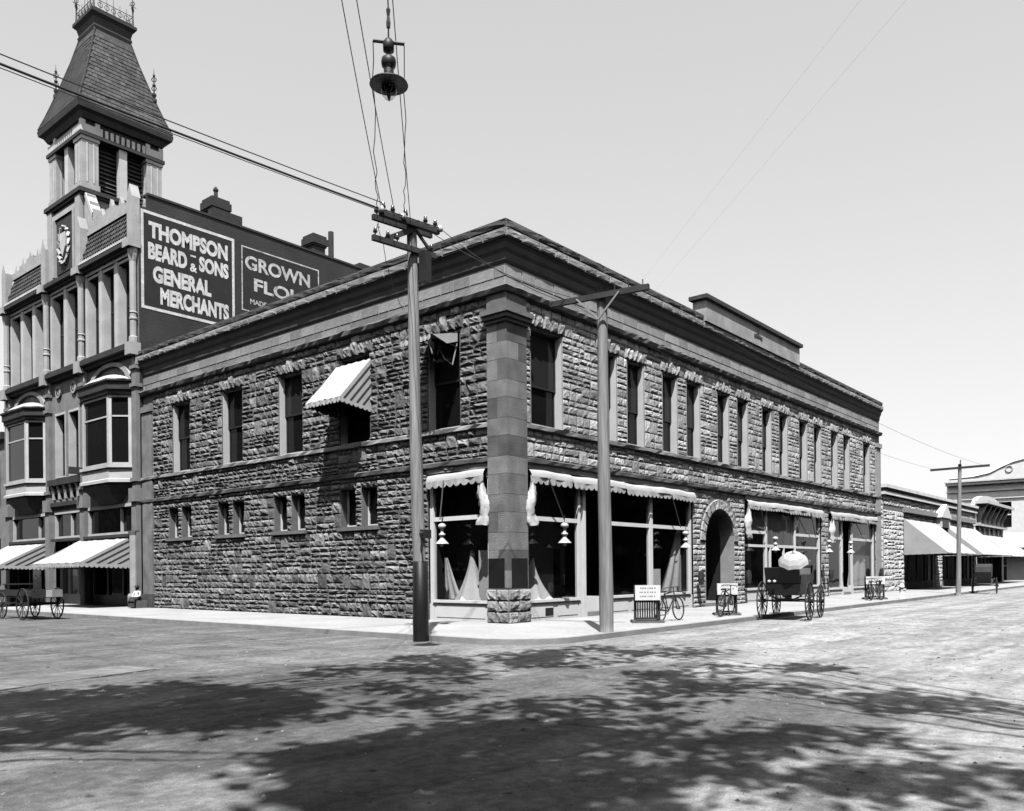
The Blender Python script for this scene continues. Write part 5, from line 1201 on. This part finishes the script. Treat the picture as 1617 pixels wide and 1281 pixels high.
def rack(label, loc, rz, wd, hs, z_sign, h_sign, slats, marks=3):
    t = thing('bicycle_rack', label, 'rack', loc, rz, 'bicycle racks with sign boards')
    mb = MB(); mb.box(-wd / 2 - .12, wd / 2 + .12, -.26, -.18, 0, .06); mb.box(-wd / 2 - .12, wd / 2 + .12, .18, .26, 0, .06); mb.box(-wd / 2 - .1, -wd / 2, -.2, .2, .01, .08); mb.box(wd / 2, wd / 2 + .1, -.2, .2, .01, .08); build('base', mb, 'wood_mid', t)
    for s in (-1, 1): build('post', MB().box(s * wd / 2 - .035, s * wd / 2 + .035, -.04, .04, .08, z_sign + h_sign), 'wood_dark', t)
    for k in range(slats):
        x = -wd / 2 + wd * (k + 1) / (slats + 1); build('slat', MB().box(x - .012, x + .012, -.16, -.135, .09, z_sign), 'wood_dark', t)
        if slats > 4: build('slat', MB().box(x - .012 + wd * .03, x + .012 + wd * .03, .14, .165, .09, z_sign), 'wood_dark', t)
    mb = MB(); mb.box(-wd / 2, wd / 2, -.17, -.11, z_sign - .06, z_sign); mb.box(-wd / 2, wd / 2, .11, .2, z_sign - .06, z_sign); mb.box(-wd / 2, wd / 2, -.18, .2, .09, .13); build('rail', mb, 'wood_dark', t)
    mb = MB(); mb.box(-wd / 2 - .02, wd / 2 + .02, -.2, -.175, z_sign, z_sign + h_sign); sg = build('sign_board', mb, 'white_paint', t)
    rg = random.Random(slats); mb = MB()
    for k in range(marks):
        z = z_sign + h_sign * (.8 - .27 * k); x = -wd * .36 + rg.uniform(0, .06)
        while x < wd * .34:
            l = rg.uniform(.025, .06); mb.box(x, x + l, -.203, -.2005, z - .018, z + .018); x += l + rg.uniform(.012, .04)
    build('worn_lettering', mb, 'grey_paint', sg)
    return t
rack('slatted bicycle rack with large white sign board near the kerb', (2.45, -3.0, 0.002), R(-52), .66, 1.0, .63, .42, 9)
rack('small bicycle stand with white sign before the arched entry', (7.05, -3.2, 0.002), R(-55), .6, 1.0, .66, .36, 0, 2)
rack('far bicycle stand crowded with bicycles and white sign', (22.8, -3.1, 0.002), R(-60), .8, 1.0, .7, .36, 0, 2)

# ------------------------------------------------------------------ people
def person(name, label, loc, rz, joints, edges, radii, m_body):
    me = bpy.data.meshes.new('body'); me.from_pydata(joints, edges, []); o = bpy.data.objects.new(name, me); COL.objects.link(o); o.location = loc; o.rotation_euler = (0, 0, rz)
    me.materials.append(MATS[m_body])
    sk = o.modifiers.new('skin', 'SKIN'); sk.use_smooth_shade = True
    for i, r_ in enumerate(radii): me.skin_vertices[0].data[i].radius = (r_, r_) if not isinstance(r_, tuple) else r_; me.skin_vertices[0].data[i].use_root = (i == 0)
    ss = o.modifiers.new('sub', 'SUBSURF'); ss.levels = 1; ss.render_levels = 2
    return tag(o, label, 'person')
def seated(name, label, loc, rz, s, m_top, m_leg, hat):
    # x forwards, seat at z 0; pelvis, spine, neck, head, legs bent at the knee, arms on the lap
    J = [(0, 0, .1), (0, 0, .3), (.0, 0, .5), (.02, 0, .6), (.03, 0, .7), (.04, 0, .78),
         (.4, .1, .1), (.44, .1, -.34), (.54, .1, -.37), (.4, -.1, .1), (.44, -.1, -.34), (.54, -.1, -.37),
         (.02, .2, .5), (.1, .25, .26), (.3, .12, .2), (.02, -.2, .5), (.1, -.25, .26), (.3, -.12, .2)]
    Ed = [(0, 1), (1, 2), (2, 3), (3, 4), (4, 5), (0, 6), (6, 7), (7, 8), (0, 9), (9, 10), (10, 11), (2, 12), (12, 13), (13, 14), (2, 15), (15, 16), (16, 17)]
    Rr = [(.16, .13), (.14, .11), (.16, .11), .055, .09, .085, .085, .055, .045, .085, .055, .045, .065, .05, .035, .065, .05, .035]
    o = person(name, label, loc, rz, [(a * s, b * s, c * s) for a, b, c in J], Ed, [tuple(q * s for q in r_) if isinstance(r_, tuple) else r_ * s for r_ in Rr], m_top)
    mb = MB(); mb.lathe([(.105 * s, .66 * s), (.11 * s, .74 * s), (.1 * s, .82 * s), (.05 * s, .875 * s), (0, .88 * s)], (.02 * s, 0, 0), 12); build('hair', mb, 'wood_dark', o, True)
    mb = MB(); z = .8 * s
    mb.lathe([(.2 * s, z), (.2 * s, z + .015), (.1 * s, z + .03), (.095 * s, z + .1 * s), (.06 * s, z + .13 * s), (0, z + .135 * s)], (.03 * s, 0, 0), 14); build('hat', mb, hat, o, True)
    mb = MB(); n = 12
    for r_, x, z in ((.17, -.02, .14), (.2, .1, .16), (.19, .42, .15)): pass
    for x, wz, zt, zb in ((-.16, .18, .2, -.02), (.1, .22, .22, -.03), (.42, .22, .2, -.05), (.52, .24, .12, -.2), (.56, .26, -.05, -.4)):
        mb.v += [(x * s, -wz * s, zb * s), (x * s, wz * s, zb * s), (x * s, wz * .8 * s, zt * s), (x * s, -wz * .8 * s, zt * s)]
    for i in range(4):
        for j in range(4): mb.f.append((i * 4 + j, i * 4 + (j + 1) % 4, i * 4 + 4 + (j + 1) % 4, i * 4 + 4 + j))
    build('lap_cloth', mb, m_leg, o, True)
    mb = MB(); mb.lathe([(0, .7 * s), (.03 * s, .72 * s)], (.12 * s, 0, 0), 6); 
    return o

# ------------------------------------------------------------------ wheeled vehicles
def cart_wheel(parent, c, r, spokes=14, thick=.035):
    wl = build('wheel', MB().torus(c, r - thick * .5, thick * .6, (0, 1, 0), 32, 6), 'wagon_wood', parent, True)
    mb = MB()
    for k in range(spokes):
        a = 2 * math.pi * k / spokes; mb.tube([(c[0] + .05 * math.cos(a), c[1], c[2] + .05 * math.sin(a)), (c[0] + (r - thick) * math.cos(a), c[1], c[2] + (r - thick) * math.sin(a))], .016, 5, False)
    build('spokes', mb, 'wagon_wood', wl); build('hub', MB().tube([(c[0], c[1] - .11, c[2]), (c[0], c[1] + .11, c[2])], [.07, .055], 10), 'iron', wl, True)
def buggy(label, loc, rz):
    t = thing('buggy', label, 'carriage', loc, rz)
    for s in (-1, 1): cart_wheel(t, (0, s * .72, .6), .6); cart_wheel(t, (1.65, s * .70, .54), .54)
    for x, z in ((0, .6), (1.65, .54)): build('axle', MB().tube([(x, -.72, z), (x, .72, z)], .028, 8), 'iron', t)
    mb = MB(); mb.prism([(-.35, -.46, .78), (1.75, -.46, .78), (1.75, -.46, 1.0), (.9, -.46, .98), (.55, -.5, 1.12), (-.35, -.5, 1.12)], (0, .92, 0)); mb.box(-.34, .5, -.52, .52, .9, 1.12); build('body', mb, 'black', t)
    mb = MB(); mb.box(-.3, .45, -.5, .5, 1.12, 1.2); sb_ = build('seat', mb, 'black', t)
    mb = MB(); mb.add([(-.32, -.52, 1.15), (-.32, .52, 1.15), (-.48, .52, 1.62), (-.48, -.52, 1.62), (-.25, -.52, 1.15), (-.25, .52, 1.15), (-.38, .52, 1.64), (-.38, -.52, 1.64)], [(0, 1, 2, 3), (4, 7, 6, 5), (0, 4, 5, 1), (1, 5, 6, 2), (2, 6, 7, 3), (3, 7, 4, 0)]); build('seat_back', mb, 'black', t)
    for s in (-1, 1): mb = MB(); mb.box(-.3, .4, s * .52 - .02, s * .52 + .02, 1.12, 1.38); build('arm_rest', mb, 'black', t)
    mb = MB(); mb.prism([(1.75, -.42, .95), (1.95, -.42, 1.4), (1.98, -.42, 1.38), (1.78, -.42, .93)], (0, .84, 0)); build('dashboard', mb, 'black', t)
    mb = MB()
    for x, z in ((0, .6), (1.65, .54)): mb.tube([(x, -.5, z + .16), (x, -.25, z + .05), (x, .25, z + .05), (x, .5, z + .16)], .025, 6); mb.tube([(x, -.5, z + .16), (x, -.25, z + .24), (x, .25, z + .24), (x, .5, z + .16)], .025, 6)
    mb.tube([(0, 0, .62), (1.65, 0, .6)], .03, 6); build('springs', mb, 'iron', t)
    for s in (-1, 1): build('shaft', MB().tube([(1.65, s * .45, .55), (2.1, s * .42, .75), (3.7, s * .3, .95)], .022, 6), 'wood_dark', t)
    for y in (.36, .2): build('lamp', MB().lathe([(0, -.05), (.05, -.03), (.055, .03), (0, .06)], (-.52, y, 1.2), 8), 'porcelain', t, True)
    return t
bg_ = buggy('black horse buggy standing at main-street kerb, seen from behind', (7.35, -5.02, Z0), R(8))
pp = seated('person', 'person in white seated in the buggy under a parasol', (7.62, -5.05, Z0 + 1.22), R(8), .95, 'white_paint', 'black', 'canvas')
pr_ = thing('parasol', 'white parasol held tilted above the buggy seat', 'parasol', (7.3, -5.3, 1.42), 0)
pr_.rotation_euler = (R(10), R(-32), 0)
mb = MB(); n = 8; k0 = 0; prof = [(0, .62), (.14, .59), (.28, .52), (.4, .40), (.46, .3)]
for r_, z in prof:
    for i in range(n * 2):
        th = 2 * math.pi * i / (n * 2); rr = r_ * (1 if i % 2 == 0 else .93); mb.v.append((rr * math.cos(th), rr * math.sin(th), z + (0 if i % 2 == 0 else .02)))
for j in range(len(prof) - 1):
    for i in range(n * 2): mb.f.append((j * n * 2 + i, j * n * 2 + (i + 1) % (n * 2), (j + 1) * n * 2 + (i + 1) % (n * 2), (j + 1) * n * 2 + i))
build('canopy', mb, 'canvas', pr_); build('stick', MB().tube([(0, 0, -.25), (0, 0, .7)], .012, 6), 'wood_mid', pr_)
mb = MB()
for i in range(n): th = 2 * math.pi * i / n; mb.tube([(0, 0, .6), (.45 * math.cos(th), .45 * math.sin(th), .3)], .005, 4)
build('ribs', mb, 'iron', pr_)
# farm wagon on the side street
wg = thing('farm_wagon', 'dark flat farm wagon standing before the street awnings at left', 'wagon', (-5.72, 17.3, Z0), R(90))
for s in (-1, 1): cart_wheel(wg, (0, s * .68, .66), .66, 12, .05); cart_wheel(wg, (2.3, s * .66, .56), .56, 12, .05)
for x, z in ((0, .66), (2.3, .56)): build('axle', MB().bar((x, -.7, z), (x, .7, z), .1, .12), 'wood_dark', wg)
mb = MB(); mb.box(-.6, 3.0, -.52, .52, .92, .98); bed = build('bed', mb, 'wagon_wood', wg)
for s in (-1, 1): build('side_board', MB().box(-.6, 3.0, s * .52 - .02, s * .52 + .02, .98, 1.25), 'wagon_wood', wg)
build('tail_board', MB().box(-.64, -.6, -.52, .52, .92, 1.25), 'wagon_wood', wg); build('seat_board', MB().box(2.2, 2.55, -.55, .55, 1.45, 1.5), 'wagon_wood', wg)
for s in (-1, 1): build('seat_riser', MB().box(2.3, 2.45, s * .48 - .02, s * .48 + .02, .98, 1.45), 'wood_dark', wg)
mb = MB(); mb.bar((2.3, 0, .55), (5.2, 0, .6), .09, .09); mb.bar((-.2, 0, .64), (2.3, 0, .6), .09, .09); build('pole', mb, 'wood_dark', wg)
mb = MB(); mb.box(-.3, .3, -.22, .22, 0, .36); cb = tag(build('crate', mb, 'vic_trim'), 'small pale crate set on tail of the farm wagon', 'crate'); cb.location = (-5.45, 16.55, .82); cb.rotation_euler = (0, 0, .3)
seated('person', 'small seated figure with dark hat at foot of the end pilaster', (-.42, 20.85, .34), R(205), .72, 'white_paint', 'wood_dark', 'black')
mb = MB(); mb.box(-.62, -.1, 20.6, 21.1, 0.0, .33); tag(build('stone_block', mb, 'ashlar'), 'low stone block the seated figure sits on', 'block')
wg.scale = (.86, .86, .86); cb.location = (-5.5, 16.62, .7); cb.scale = (.7, .7, .7)
# far carriage with a horse, hydrant, far bicycle-like gig
fb = thing('gig', 'far dark gig standing at kerb beyond the far pole', 'carriage', (37.2, -5.0, Z0), R(5))
for s in (-1, 1): cart_wheel(fb, (0, s * .7, .55), .55)
build('body', MB().prism([(-.55, -.42, .72), (.7, -.42, .72), (.8, -.42, .95), (-.62, -.42, 1.05)], (0, .84, 0)), 'black', fb)
mb = MB(); hp = [(-.6, 1.05), (-.72, 1.45), (-.62, 1.8), (-.3, 1.98), (.1, 1.98), (.4, 1.86)]
for (p, q), (p2, q2) in zip(hp, hp[1:]): mb.quad((p, -.45, q), (p2, -.45, q2), (p2, .45, q2), (p, .45, q))
for y_ in (-.45, .45): mb.add([(p, y_, q) for p, q in hp] + [(.05, y_, 1.15)], [tuple(range(7))])
build('hood', mb, 'canvas_dark', fb); build('axle', MB().tube([(0, -.7, .55), (0, .7, .55)], .03, 6), 'iron', fb); fb.scale = (.88, .88, .88)
build('shafts', MB().tube([(.5, .4, .8), (2.6, .35, 1.0)], .03, 5).tube([(.5, -.4, .8), (2.6, -.35, 1.0)], .03, 5), 'wood_dark', fb)
hy = thing('hydrant', 'small hydrant at main-street kerb before the stone shop', 'hydrant', (23.9, -4.0, 0))
build('barrel', MB().lathe([(.16, 0), (.16, .04), (.1, .06), (.1, .5), (.13, .53), (.13, .57), (.09, .66), (.03, .72), (0, .73)], n=12), 'far_stone', hy, True)
for s in (-1, 1): build('outlet', MB().tube([(0, s * .08, .42), (0, s * .19, .42)], .05, 8), 'far_stone', hy)
# far awnings
FF0 = lambda u, d, z: (u, -d, z)
awning('street_awning', 'large pale awning on the stone shop nearest the main building', FF0, 39.4, 47.4, 4.6, 2.35, 2.6, .05, 24, 'far pale awnings', stripes=False, zside=2.3)
awning('street_awning', 'large pale awning behind the far pole', FF0, 49.8, 60.5, 4.6, 2.35, 2.6, .05, 24, 'far pale awnings', stripes=False, zside=2.3)
awning('street_awning', 'pale awning on the small arched shop', FF0, 61.5, 73.2, 4.2, 2.3, 2.6, .05, 24, 'far pale awnings', stripes=False, zside=2.3)
awning('street_awning', 'pale awning with dark side on the far hall', lambda u, d, z: (84 - d, u, z), -1.4, 5.0, 5.0, 3.4, 3.0, .1, 16, 'far pale awnings', zside=3.3)
#@@SECTION trees

# ------------------------------------------------------------------ across the streets, behind the photographer: shade trees, and unseen blocks added to cut sky light
def plain_block(label, x0, x1, y0, y1, h, faces):
    t = thing('added_block', label, 'building', (x0, y0, 0), world=True)
    mb = MB(); mb.box(x0, x1, y0, y1, -.1, h); build('wall', mb, 'added_block', t)
    mb = MB(); mb.box(x0 - .3, x1 + .3, y0 - .3, y1 + .3, h, h + .4); build('cornice', mb, 'vic_dark', t)
    for ax, c, a, b, sg in faces:
        u = a + 1.5
        while u < b - 2:
            for z in (.8, 5.4, 10.2, 15.0):
                mb = MB(); f2 = MB()
                if ax == 'x': mb.box(min(c, c + sg * .05), max(c, c + sg * .05), u, u + 1.4, z, z + 2.7); f2.box(min(c, c + sg * .12), max(c, c + sg * .12), u - .15, u + 1.55, z - .2, z)
                else: mb.box(u, u + 1.4, min(c, c + sg * .05), max(c, c + sg * .05), z, z + 2.7); f2.box(u - .15, u + 1.55, min(c, c + sg * .12), max(c, c + sg * .12), z - .2, z)
                wo = build('window', mb, 'glass_dark', t); build('sill', f2, 'ashlar', wo)
            u += 3.2
plain_block('added brick block across the side street, unseen, cutting sky light', -48, -22.8, -1, 80, 22, [('x', -22.8, -1, 80, 1)])
plain_block('added brick block behind the photographer, unseen, cutting sky light', -60, -28, -60, -24, 18, [('x', -28, -60, -24, 1), ('y', -24, -60, -28, 1)])
plain_block('added brick block across the main street, unseen, cutting sky light', -6, 85, -60, -24.0, 22, [('y', -24.0, -6, 85, 1)])
PATCHES = [
    ('A', 2.2, [(-11.7, -6.8), (-12.5, -7.3), (-13.3, -6.9), (-14.0, -6.0), (-14.3, -4.8), (-14.2, -3.4), (-13.6, -2.6), (-12.5, -2.7), (-11.6, -4.0), (-11.3, -5.6)]),  # 10.4
    ('A2', 0.60, [(-14.1, -6.5), (-14.3, -6.7), (-14.5, -6.6), (-14.7, -6.3), (-14.8, -6.0), (-14.8, -5.6), (-14.6, -5.3), (-14.4, -5.4), (-14.1, -5.7), (-14.1, -6.1)]),  # 0.8
    ('B', 2.4, [(-12.8, -11.6), (-13.5, -11.8), (-14.1, -11.7), (-14.4, -11.2), (-14.5, -10.5), (-14.2, -9.7), (-13.5, -9.1), (-12.6, -9.1), (-12.0, -9.8), (-12.1, -10.8)]),  # 5.2
    ('C', 0.55, [(-9.6, -11.0), (-10.6, -11.2), (-11.4, -10.9), (-11.9, -10.2), (-12.0, -9.3), (-11.5, -8.5), (-10.6, -8.0), (-9.5, -8.3), (-8.8, -9.2), (-8.9, -10.3)]),  # 7.5
    ('C2', 1.5, [(-11.4, -10.8), (-12.0, -10.9), (-12.5, -10.7), (-12.9, -10.1), (-13.1, -9.5), (-12.9, -8.9), (-12.4, -8.7), (-11.7, -9.0), (-11.2, -9.6), (-11.1, -10.4)]),  # 3.0
    ('D', 0.80, [(-11.1, -12.4), (-11.7, -12.4), (-12.3, -12.2), (-12.6, -11.8), (-12.6, -11.2), (-12.3, -10.8), (-11.7, -10.5), (-11.0, -10.7), (-10.5, -11.3), (-10.6, -12.0)]),  # 3.0
    ('E', 0.80, [(-5.2, -7.0), (-6.1, -7.1), (-7.0, -6.5), (-7.7, -5.5), (-8.0, -4.3), (-7.7, -3.4), (-6.9, -3.2), (-5.9, -3.8), (-5.0, -5.0), (-4.8, -6.3)]),  # 8.3
    ('E2', 0.80, [(-2.8, -8.1), (-3.5, -8.0), (-4.4, -7.4), (-5.0, -6.5), (-5.3, -5.5), (-5.1, -4.9), (-4.3, -4.8), (-3.4, -5.4), (-2.7, -6.5), (-2.5, -7.5)]),  # 5.8
    ('E3', 0.60, [(-8.0, -6.3), (-8.6, -6.5), (-9.3, -6.3), (-9.7, -5.7), (-9.8, -4.9), (-9.6, -4.1), (-9.0, -3.8), (-8.2, -4.0), (-7.7, -4.7), (-7.6, -5.6)]),  # 4.6
    ('F1', 0.90, [(-6.0, -9.7), (-6.5, -9.7), (-7.0, -9.5), (-7.3, -9.1), (-7.3, -8.6), (-7.0, -8.3), (-6.5, -8.2), (-6.0, -8.4), (-5.7, -8.8), (-5.7, -9.3)]),  # 1.9
    ('F2', 0.70, [(-3.6, -11.1), (-4.2, -11.0), (-4.8, -10.4), (-5.3, -9.7), (-5.5, -9.0), (-5.3, -8.6), (-4.8, -8.6), (-4.0, -9.2), (-3.5, -10.0), (-3.3, -10.7)]),  # 3.3
    ('F3', 0.80, [(-6.5, -11.7), (-6.9, -11.6), (-7.5, -11.1), (-8.1, -10.4), (-8.3, -9.7), (-8.2, -9.3), (-7.8, -9.4), (-7.1, -9.9), (-6.6, -10.7), (-6.3, -11.4)]),  # 2.3
    ('G', 1.00, [(-6.5, -13.2), (-7.2, -13.1), (-7.8, -12.8), (-8.1, -12.3), (-8.1, -11.8), (-7.8, -11.5), (-7.1, -11.5), (-6.4, -11.8), (-6.0, -12.4), (-6.0, -12.9)]),  # 2.7
    ('H', 0.30, [(-9.4, -13.0), (-9.8, -13.0), (-10.3, -12.7), (-10.7, -12.2), (-10.8, -11.7), (-10.6, -11.4), (-10.2, -11.5), (-9.7, -11.8), (-9.3, -12.3), (-9.2, -12.8)]),  # 1.6
    ('I', 0.20, [(-10.7, -13.9), (-11.0, -13.8), (-11.5, -13.5), (-11.8, -13.0), (-12.0, -12.6), (-11.9, -12.4), (-11.6, -12.4), (-11.2, -12.8), (-10.8, -13.3), (-10.6, -13.8)]),  # 1.0
    ('J', 0.30, [(-9.9, -8.0), (-10.5, -8.2), (-11.1, -8.0), (-11.5, -7.4), (-11.6, -6.7), (-11.4, -6.0), (-10.8, -5.6), (-10.1, -5.8), (-9.6, -6.5), (-9.6, -7.3)]),  # 4.0
    ('K', 0.25, [(-13.0, -9.8), (-13.4, -10.1), (-13.6, -10.1), (-13.8, -9.9), (-13.8, -9.5), (-13.6, -9.1), (-13.2, -8.8), (-12.9, -8.7), (-12.7, -9.0), (-12.8, -9.4)]),  # 0.9
    ('N', 0.35, [(-12.2, -12.8), (-12.6, -12.7), (-13.0, -12.4), (-13.3, -11.9), (-13.5, -11.5), (-13.5, -11.2), (-13.2, -11.2), (-12.8, -11.5), (-12.3, -12.1), (-12.2, -12.5)]),  # 1.1
    ('Z1', 1.0, [(-19.4, -7.9), (-18.6, -10.1), (-19.1, -12.7), (-21.0, -15.0), (-23.6, -16.4), (-26.2, -16.5), (-28.3, -15.3), (-29.1, -13.0), (-28.6, -10.4), (-26.7, -8.1), (-24.1, -6.7), (-21.5, -6.7)]),  # Z crowns: extra unseen foliage added overhead to block sky light
    ('Z2', 1.0, [(-14.6, -12.9), (-14.1, -14.9), (-15.1, -17.4), (-17.3, -19.8), (-20.1, -21.5), (-22.8, -22.1), (-24.5, -21.3), (-25.0, -19.4), (-24.0, -16.9), (-21.8, -14.4), (-19.0, -12.7), (-16.4, -12.2)]),
    ('Z3', 1.0, [(-11.7, -17.7), (-11.0, -19.7), (-11.6, -22.1), (-13.4, -24.3), (-15.9, -25.7), (-18.4, -25.9), (-20.3, -24.9), (-21.0, -22.8), (-20.3, -20.4), (-18.5, -18.2), (-16.0, -16.8), (-13.5, -16.6)]),
]
sd = Vector((dirv.x / -dirv.z, dirv.y / -dirv.z, -1.0))
TREES = [(('A', 'A2', 'J', 'K', 'E3', 'E', 'Z1'), (-21.2, -8.2), 'spreading street tree at the left behind the photographer, shading the near road'),
         (('B', 'C', 'C2', 'D', 'N', 'Z2'), (-21.5, -17.5), 'tall street tree right behind the photographer, shading the foreground'),
         (('E2', 'F1', 'F2', 'F3', 'G', 'H', 'I', 'Z3'), (-14.0, -21.8), 'street tree at the right behind the photographer, shading the main street')]
rg = random.Random(21)
def inside(p, poly):
    c = False; j = len(poly) - 1
    for i in range(len(poly)):
        if (poly[i][1] > p[1]) != (poly[j][1] > p[1]) and p[0] < (poly[j][0] - poly[i][0]) * (p[1] - poly[i][1]) / (poly[j][1] - poly[i][1]) + poly[i][0]: c = not c
        j = i
    return c
PD = {k: (d, p) for k, d, p in PATCHES}
for keys, (tx, ty), lab in TREES:
    t = thing('shade_tree', lab, 'tree', (tx, ty, Z0), 0, 'shade trees behind the photographer', world=True)
    lv, lb = MB(), MB()
    build('trunk', MB().tube([(tx, ty, Z0 - .2), (tx, ty, .6), (tx + .1, ty, 3), (tx + .15, ty + .1, 6), (tx + .3, ty + .2, 9)], [.5, .38, .32, .27, .16], 10), 'bark', t, True)
    for k in keys:
        den, poly = PD[k]; xs = [p[0] for p in poly]; ys = [p[1] for p in poly]
        n = len(poly); area = abs(sum(poly[i][0] * poly[(i + 1) % n][1] - poly[(i + 1) % n][0] * poly[i][1] for i in range(n))) / 2
        cx, cy = sum(xs) / n, sum(ys) / n
        # twig clusters first, then leaves round them
        clusters = []
        while len(clusters) < max(5, int(area * den * 2.6)):
            p = (rg.uniform(min(xs), max(xs)), rg.uniform(min(ys), max(ys)))
            if inside(p, poly):
                h = rg.uniform(9.8, 13.0)
                for _ in range(30):
                    q = Vector((p[0], p[1], Z0)) - sd * h - CAMP
                    if (q.z - 1.2) > .74 * (q.x * math.cos(R(39.87)) + q.y * math.sin(R(39.87))): break
                    h += .4
                clusters.append((p[0], p[1], h))
        for (gx, gy, h) in clusters:
            c = Vector((gx, gy, Z0)) - sd * h
            for q in range(16 if k[0] == 'Z' else 34):
                o = Vector((rg.gauss(0, .26), rg.gauss(0, .26), rg.gauss(0, .3))) * (1.8 if k[0] == 'Z' else 1); p = c + o
                a = Vector((rg.uniform(-1, 1), rg.uniform(-1, 1), rg.uniform(-.5, .5))).normalized(); b = a.cross(Vector((rg.uniform(-.4, .4), rg.uniform(-.4, .4), 1))).normalized(); s = rg.uniform(.12, .21) * (1.5 if k[0] == 'Z' else 1)
                lv.add([p - a * s, p + b * s * .55, p + a * s, p - b * s * .55], [(0, 1, 2, 3)])
        step = max(1, len(clusters) // 2)
        for (gx, gy, h) in clusters[::step]:
            c = Vector((gx, gy, Z0)) - sd * h; s0 = Vector((tx + .2, ty + .15, rg.uniform(6.5, 9))); m1 = s0.lerp(c, .5) + Vector((0, 0, 1.2)); lb.tube([s0, m1, c], [.07, .04, .012], 6)
    build('limbs', lb, 'bark', t, True)
    tag(build('crown', lv, 'leaf', t), kind='stuff')

# unseen trees added along the opposite kerbs to hold sky light off the walls
gt = thing('added_street_tree', '', 'tree'); rg = random.Random(44)
build('trunk', MB().tube([(0, 0, -.3), (0, 0, .5), (.05, .02, 2.5), (.1, 0, 5.5), (.1, .1, 8)], [.4, .3, .25, .2, .08], 10), 'bark', gt, True)
lb, lv = MB(), MB()
for q in range(46):
    th, ph, rr = rg.uniform(0, 6.28), rg.uniform(-.7, 1.4), rg.uniform(.55, 1) ** .5 * 3.6; c = Vector((rr * math.cos(th) * math.cos(ph), rr * math.sin(th) * math.cos(ph), 8.6 + 1.5 * rr * math.sin(ph)))
    if q % 3 == 0: lb.tube([(.08, 0, rg.uniform(3, 6)), Vector((.08, 0, 6)).lerp(c, .5), c], [.1, .06, .015], 6)
    for k in range(70):
        p = c + Vector((rg.gauss(0, .55), rg.gauss(0, .55), rg.gauss(0, .45))); a = Vector((rg.uniform(-1, 1), rg.uniform(-1, 1), rg.uniform(-.6, .6))).normalized(); b = a.cross(Vector((rg.uniform(-.6, .6), rg.uniform(-.6, .6), 1))).normalized(); s = rg.uniform(.14, .26)
        lv.add([p - a * s, p + b * s * .55, p + a * s, p - b * s * .55], [(0, 1, 2, 3)])
build('limbs', lb, 'bark', gt, True); tag(build('crown', lv, 'leaf', gt), kind='stuff')
spots = [(-21.0, 4.5 + 8.5 * k) for k in range(6)] + [(1.0 + 9 * k, -21.5) for k in range(7)] + [(-27.5, -5.5), (-28, -12), (-27, -19), (-21.5, -25.5), (-14, -27), (-7.5, -25.5)]
for i, (x, y) in enumerate(spots):
    o = gt if i == 0 else copy_tree(gt)
    o.location = (x, y, Z0); o.rotation_euler = (0, 0, i * 1.3); o.scale = (1.35, 1.35, 1.35) if i >= 13 else (1, 1, 1)
    o['label'] = 'added street tree cutting sky light, far kerb of the %s, outside the view' % ('side street' if i < 6 else 'main street' if i < 13 else 'crossing'); o['group'] = 'added unseen street trees on the %s far kerb' % ('side-street' if i < 6 else 'main-street' if i < 13 else 'crossing')
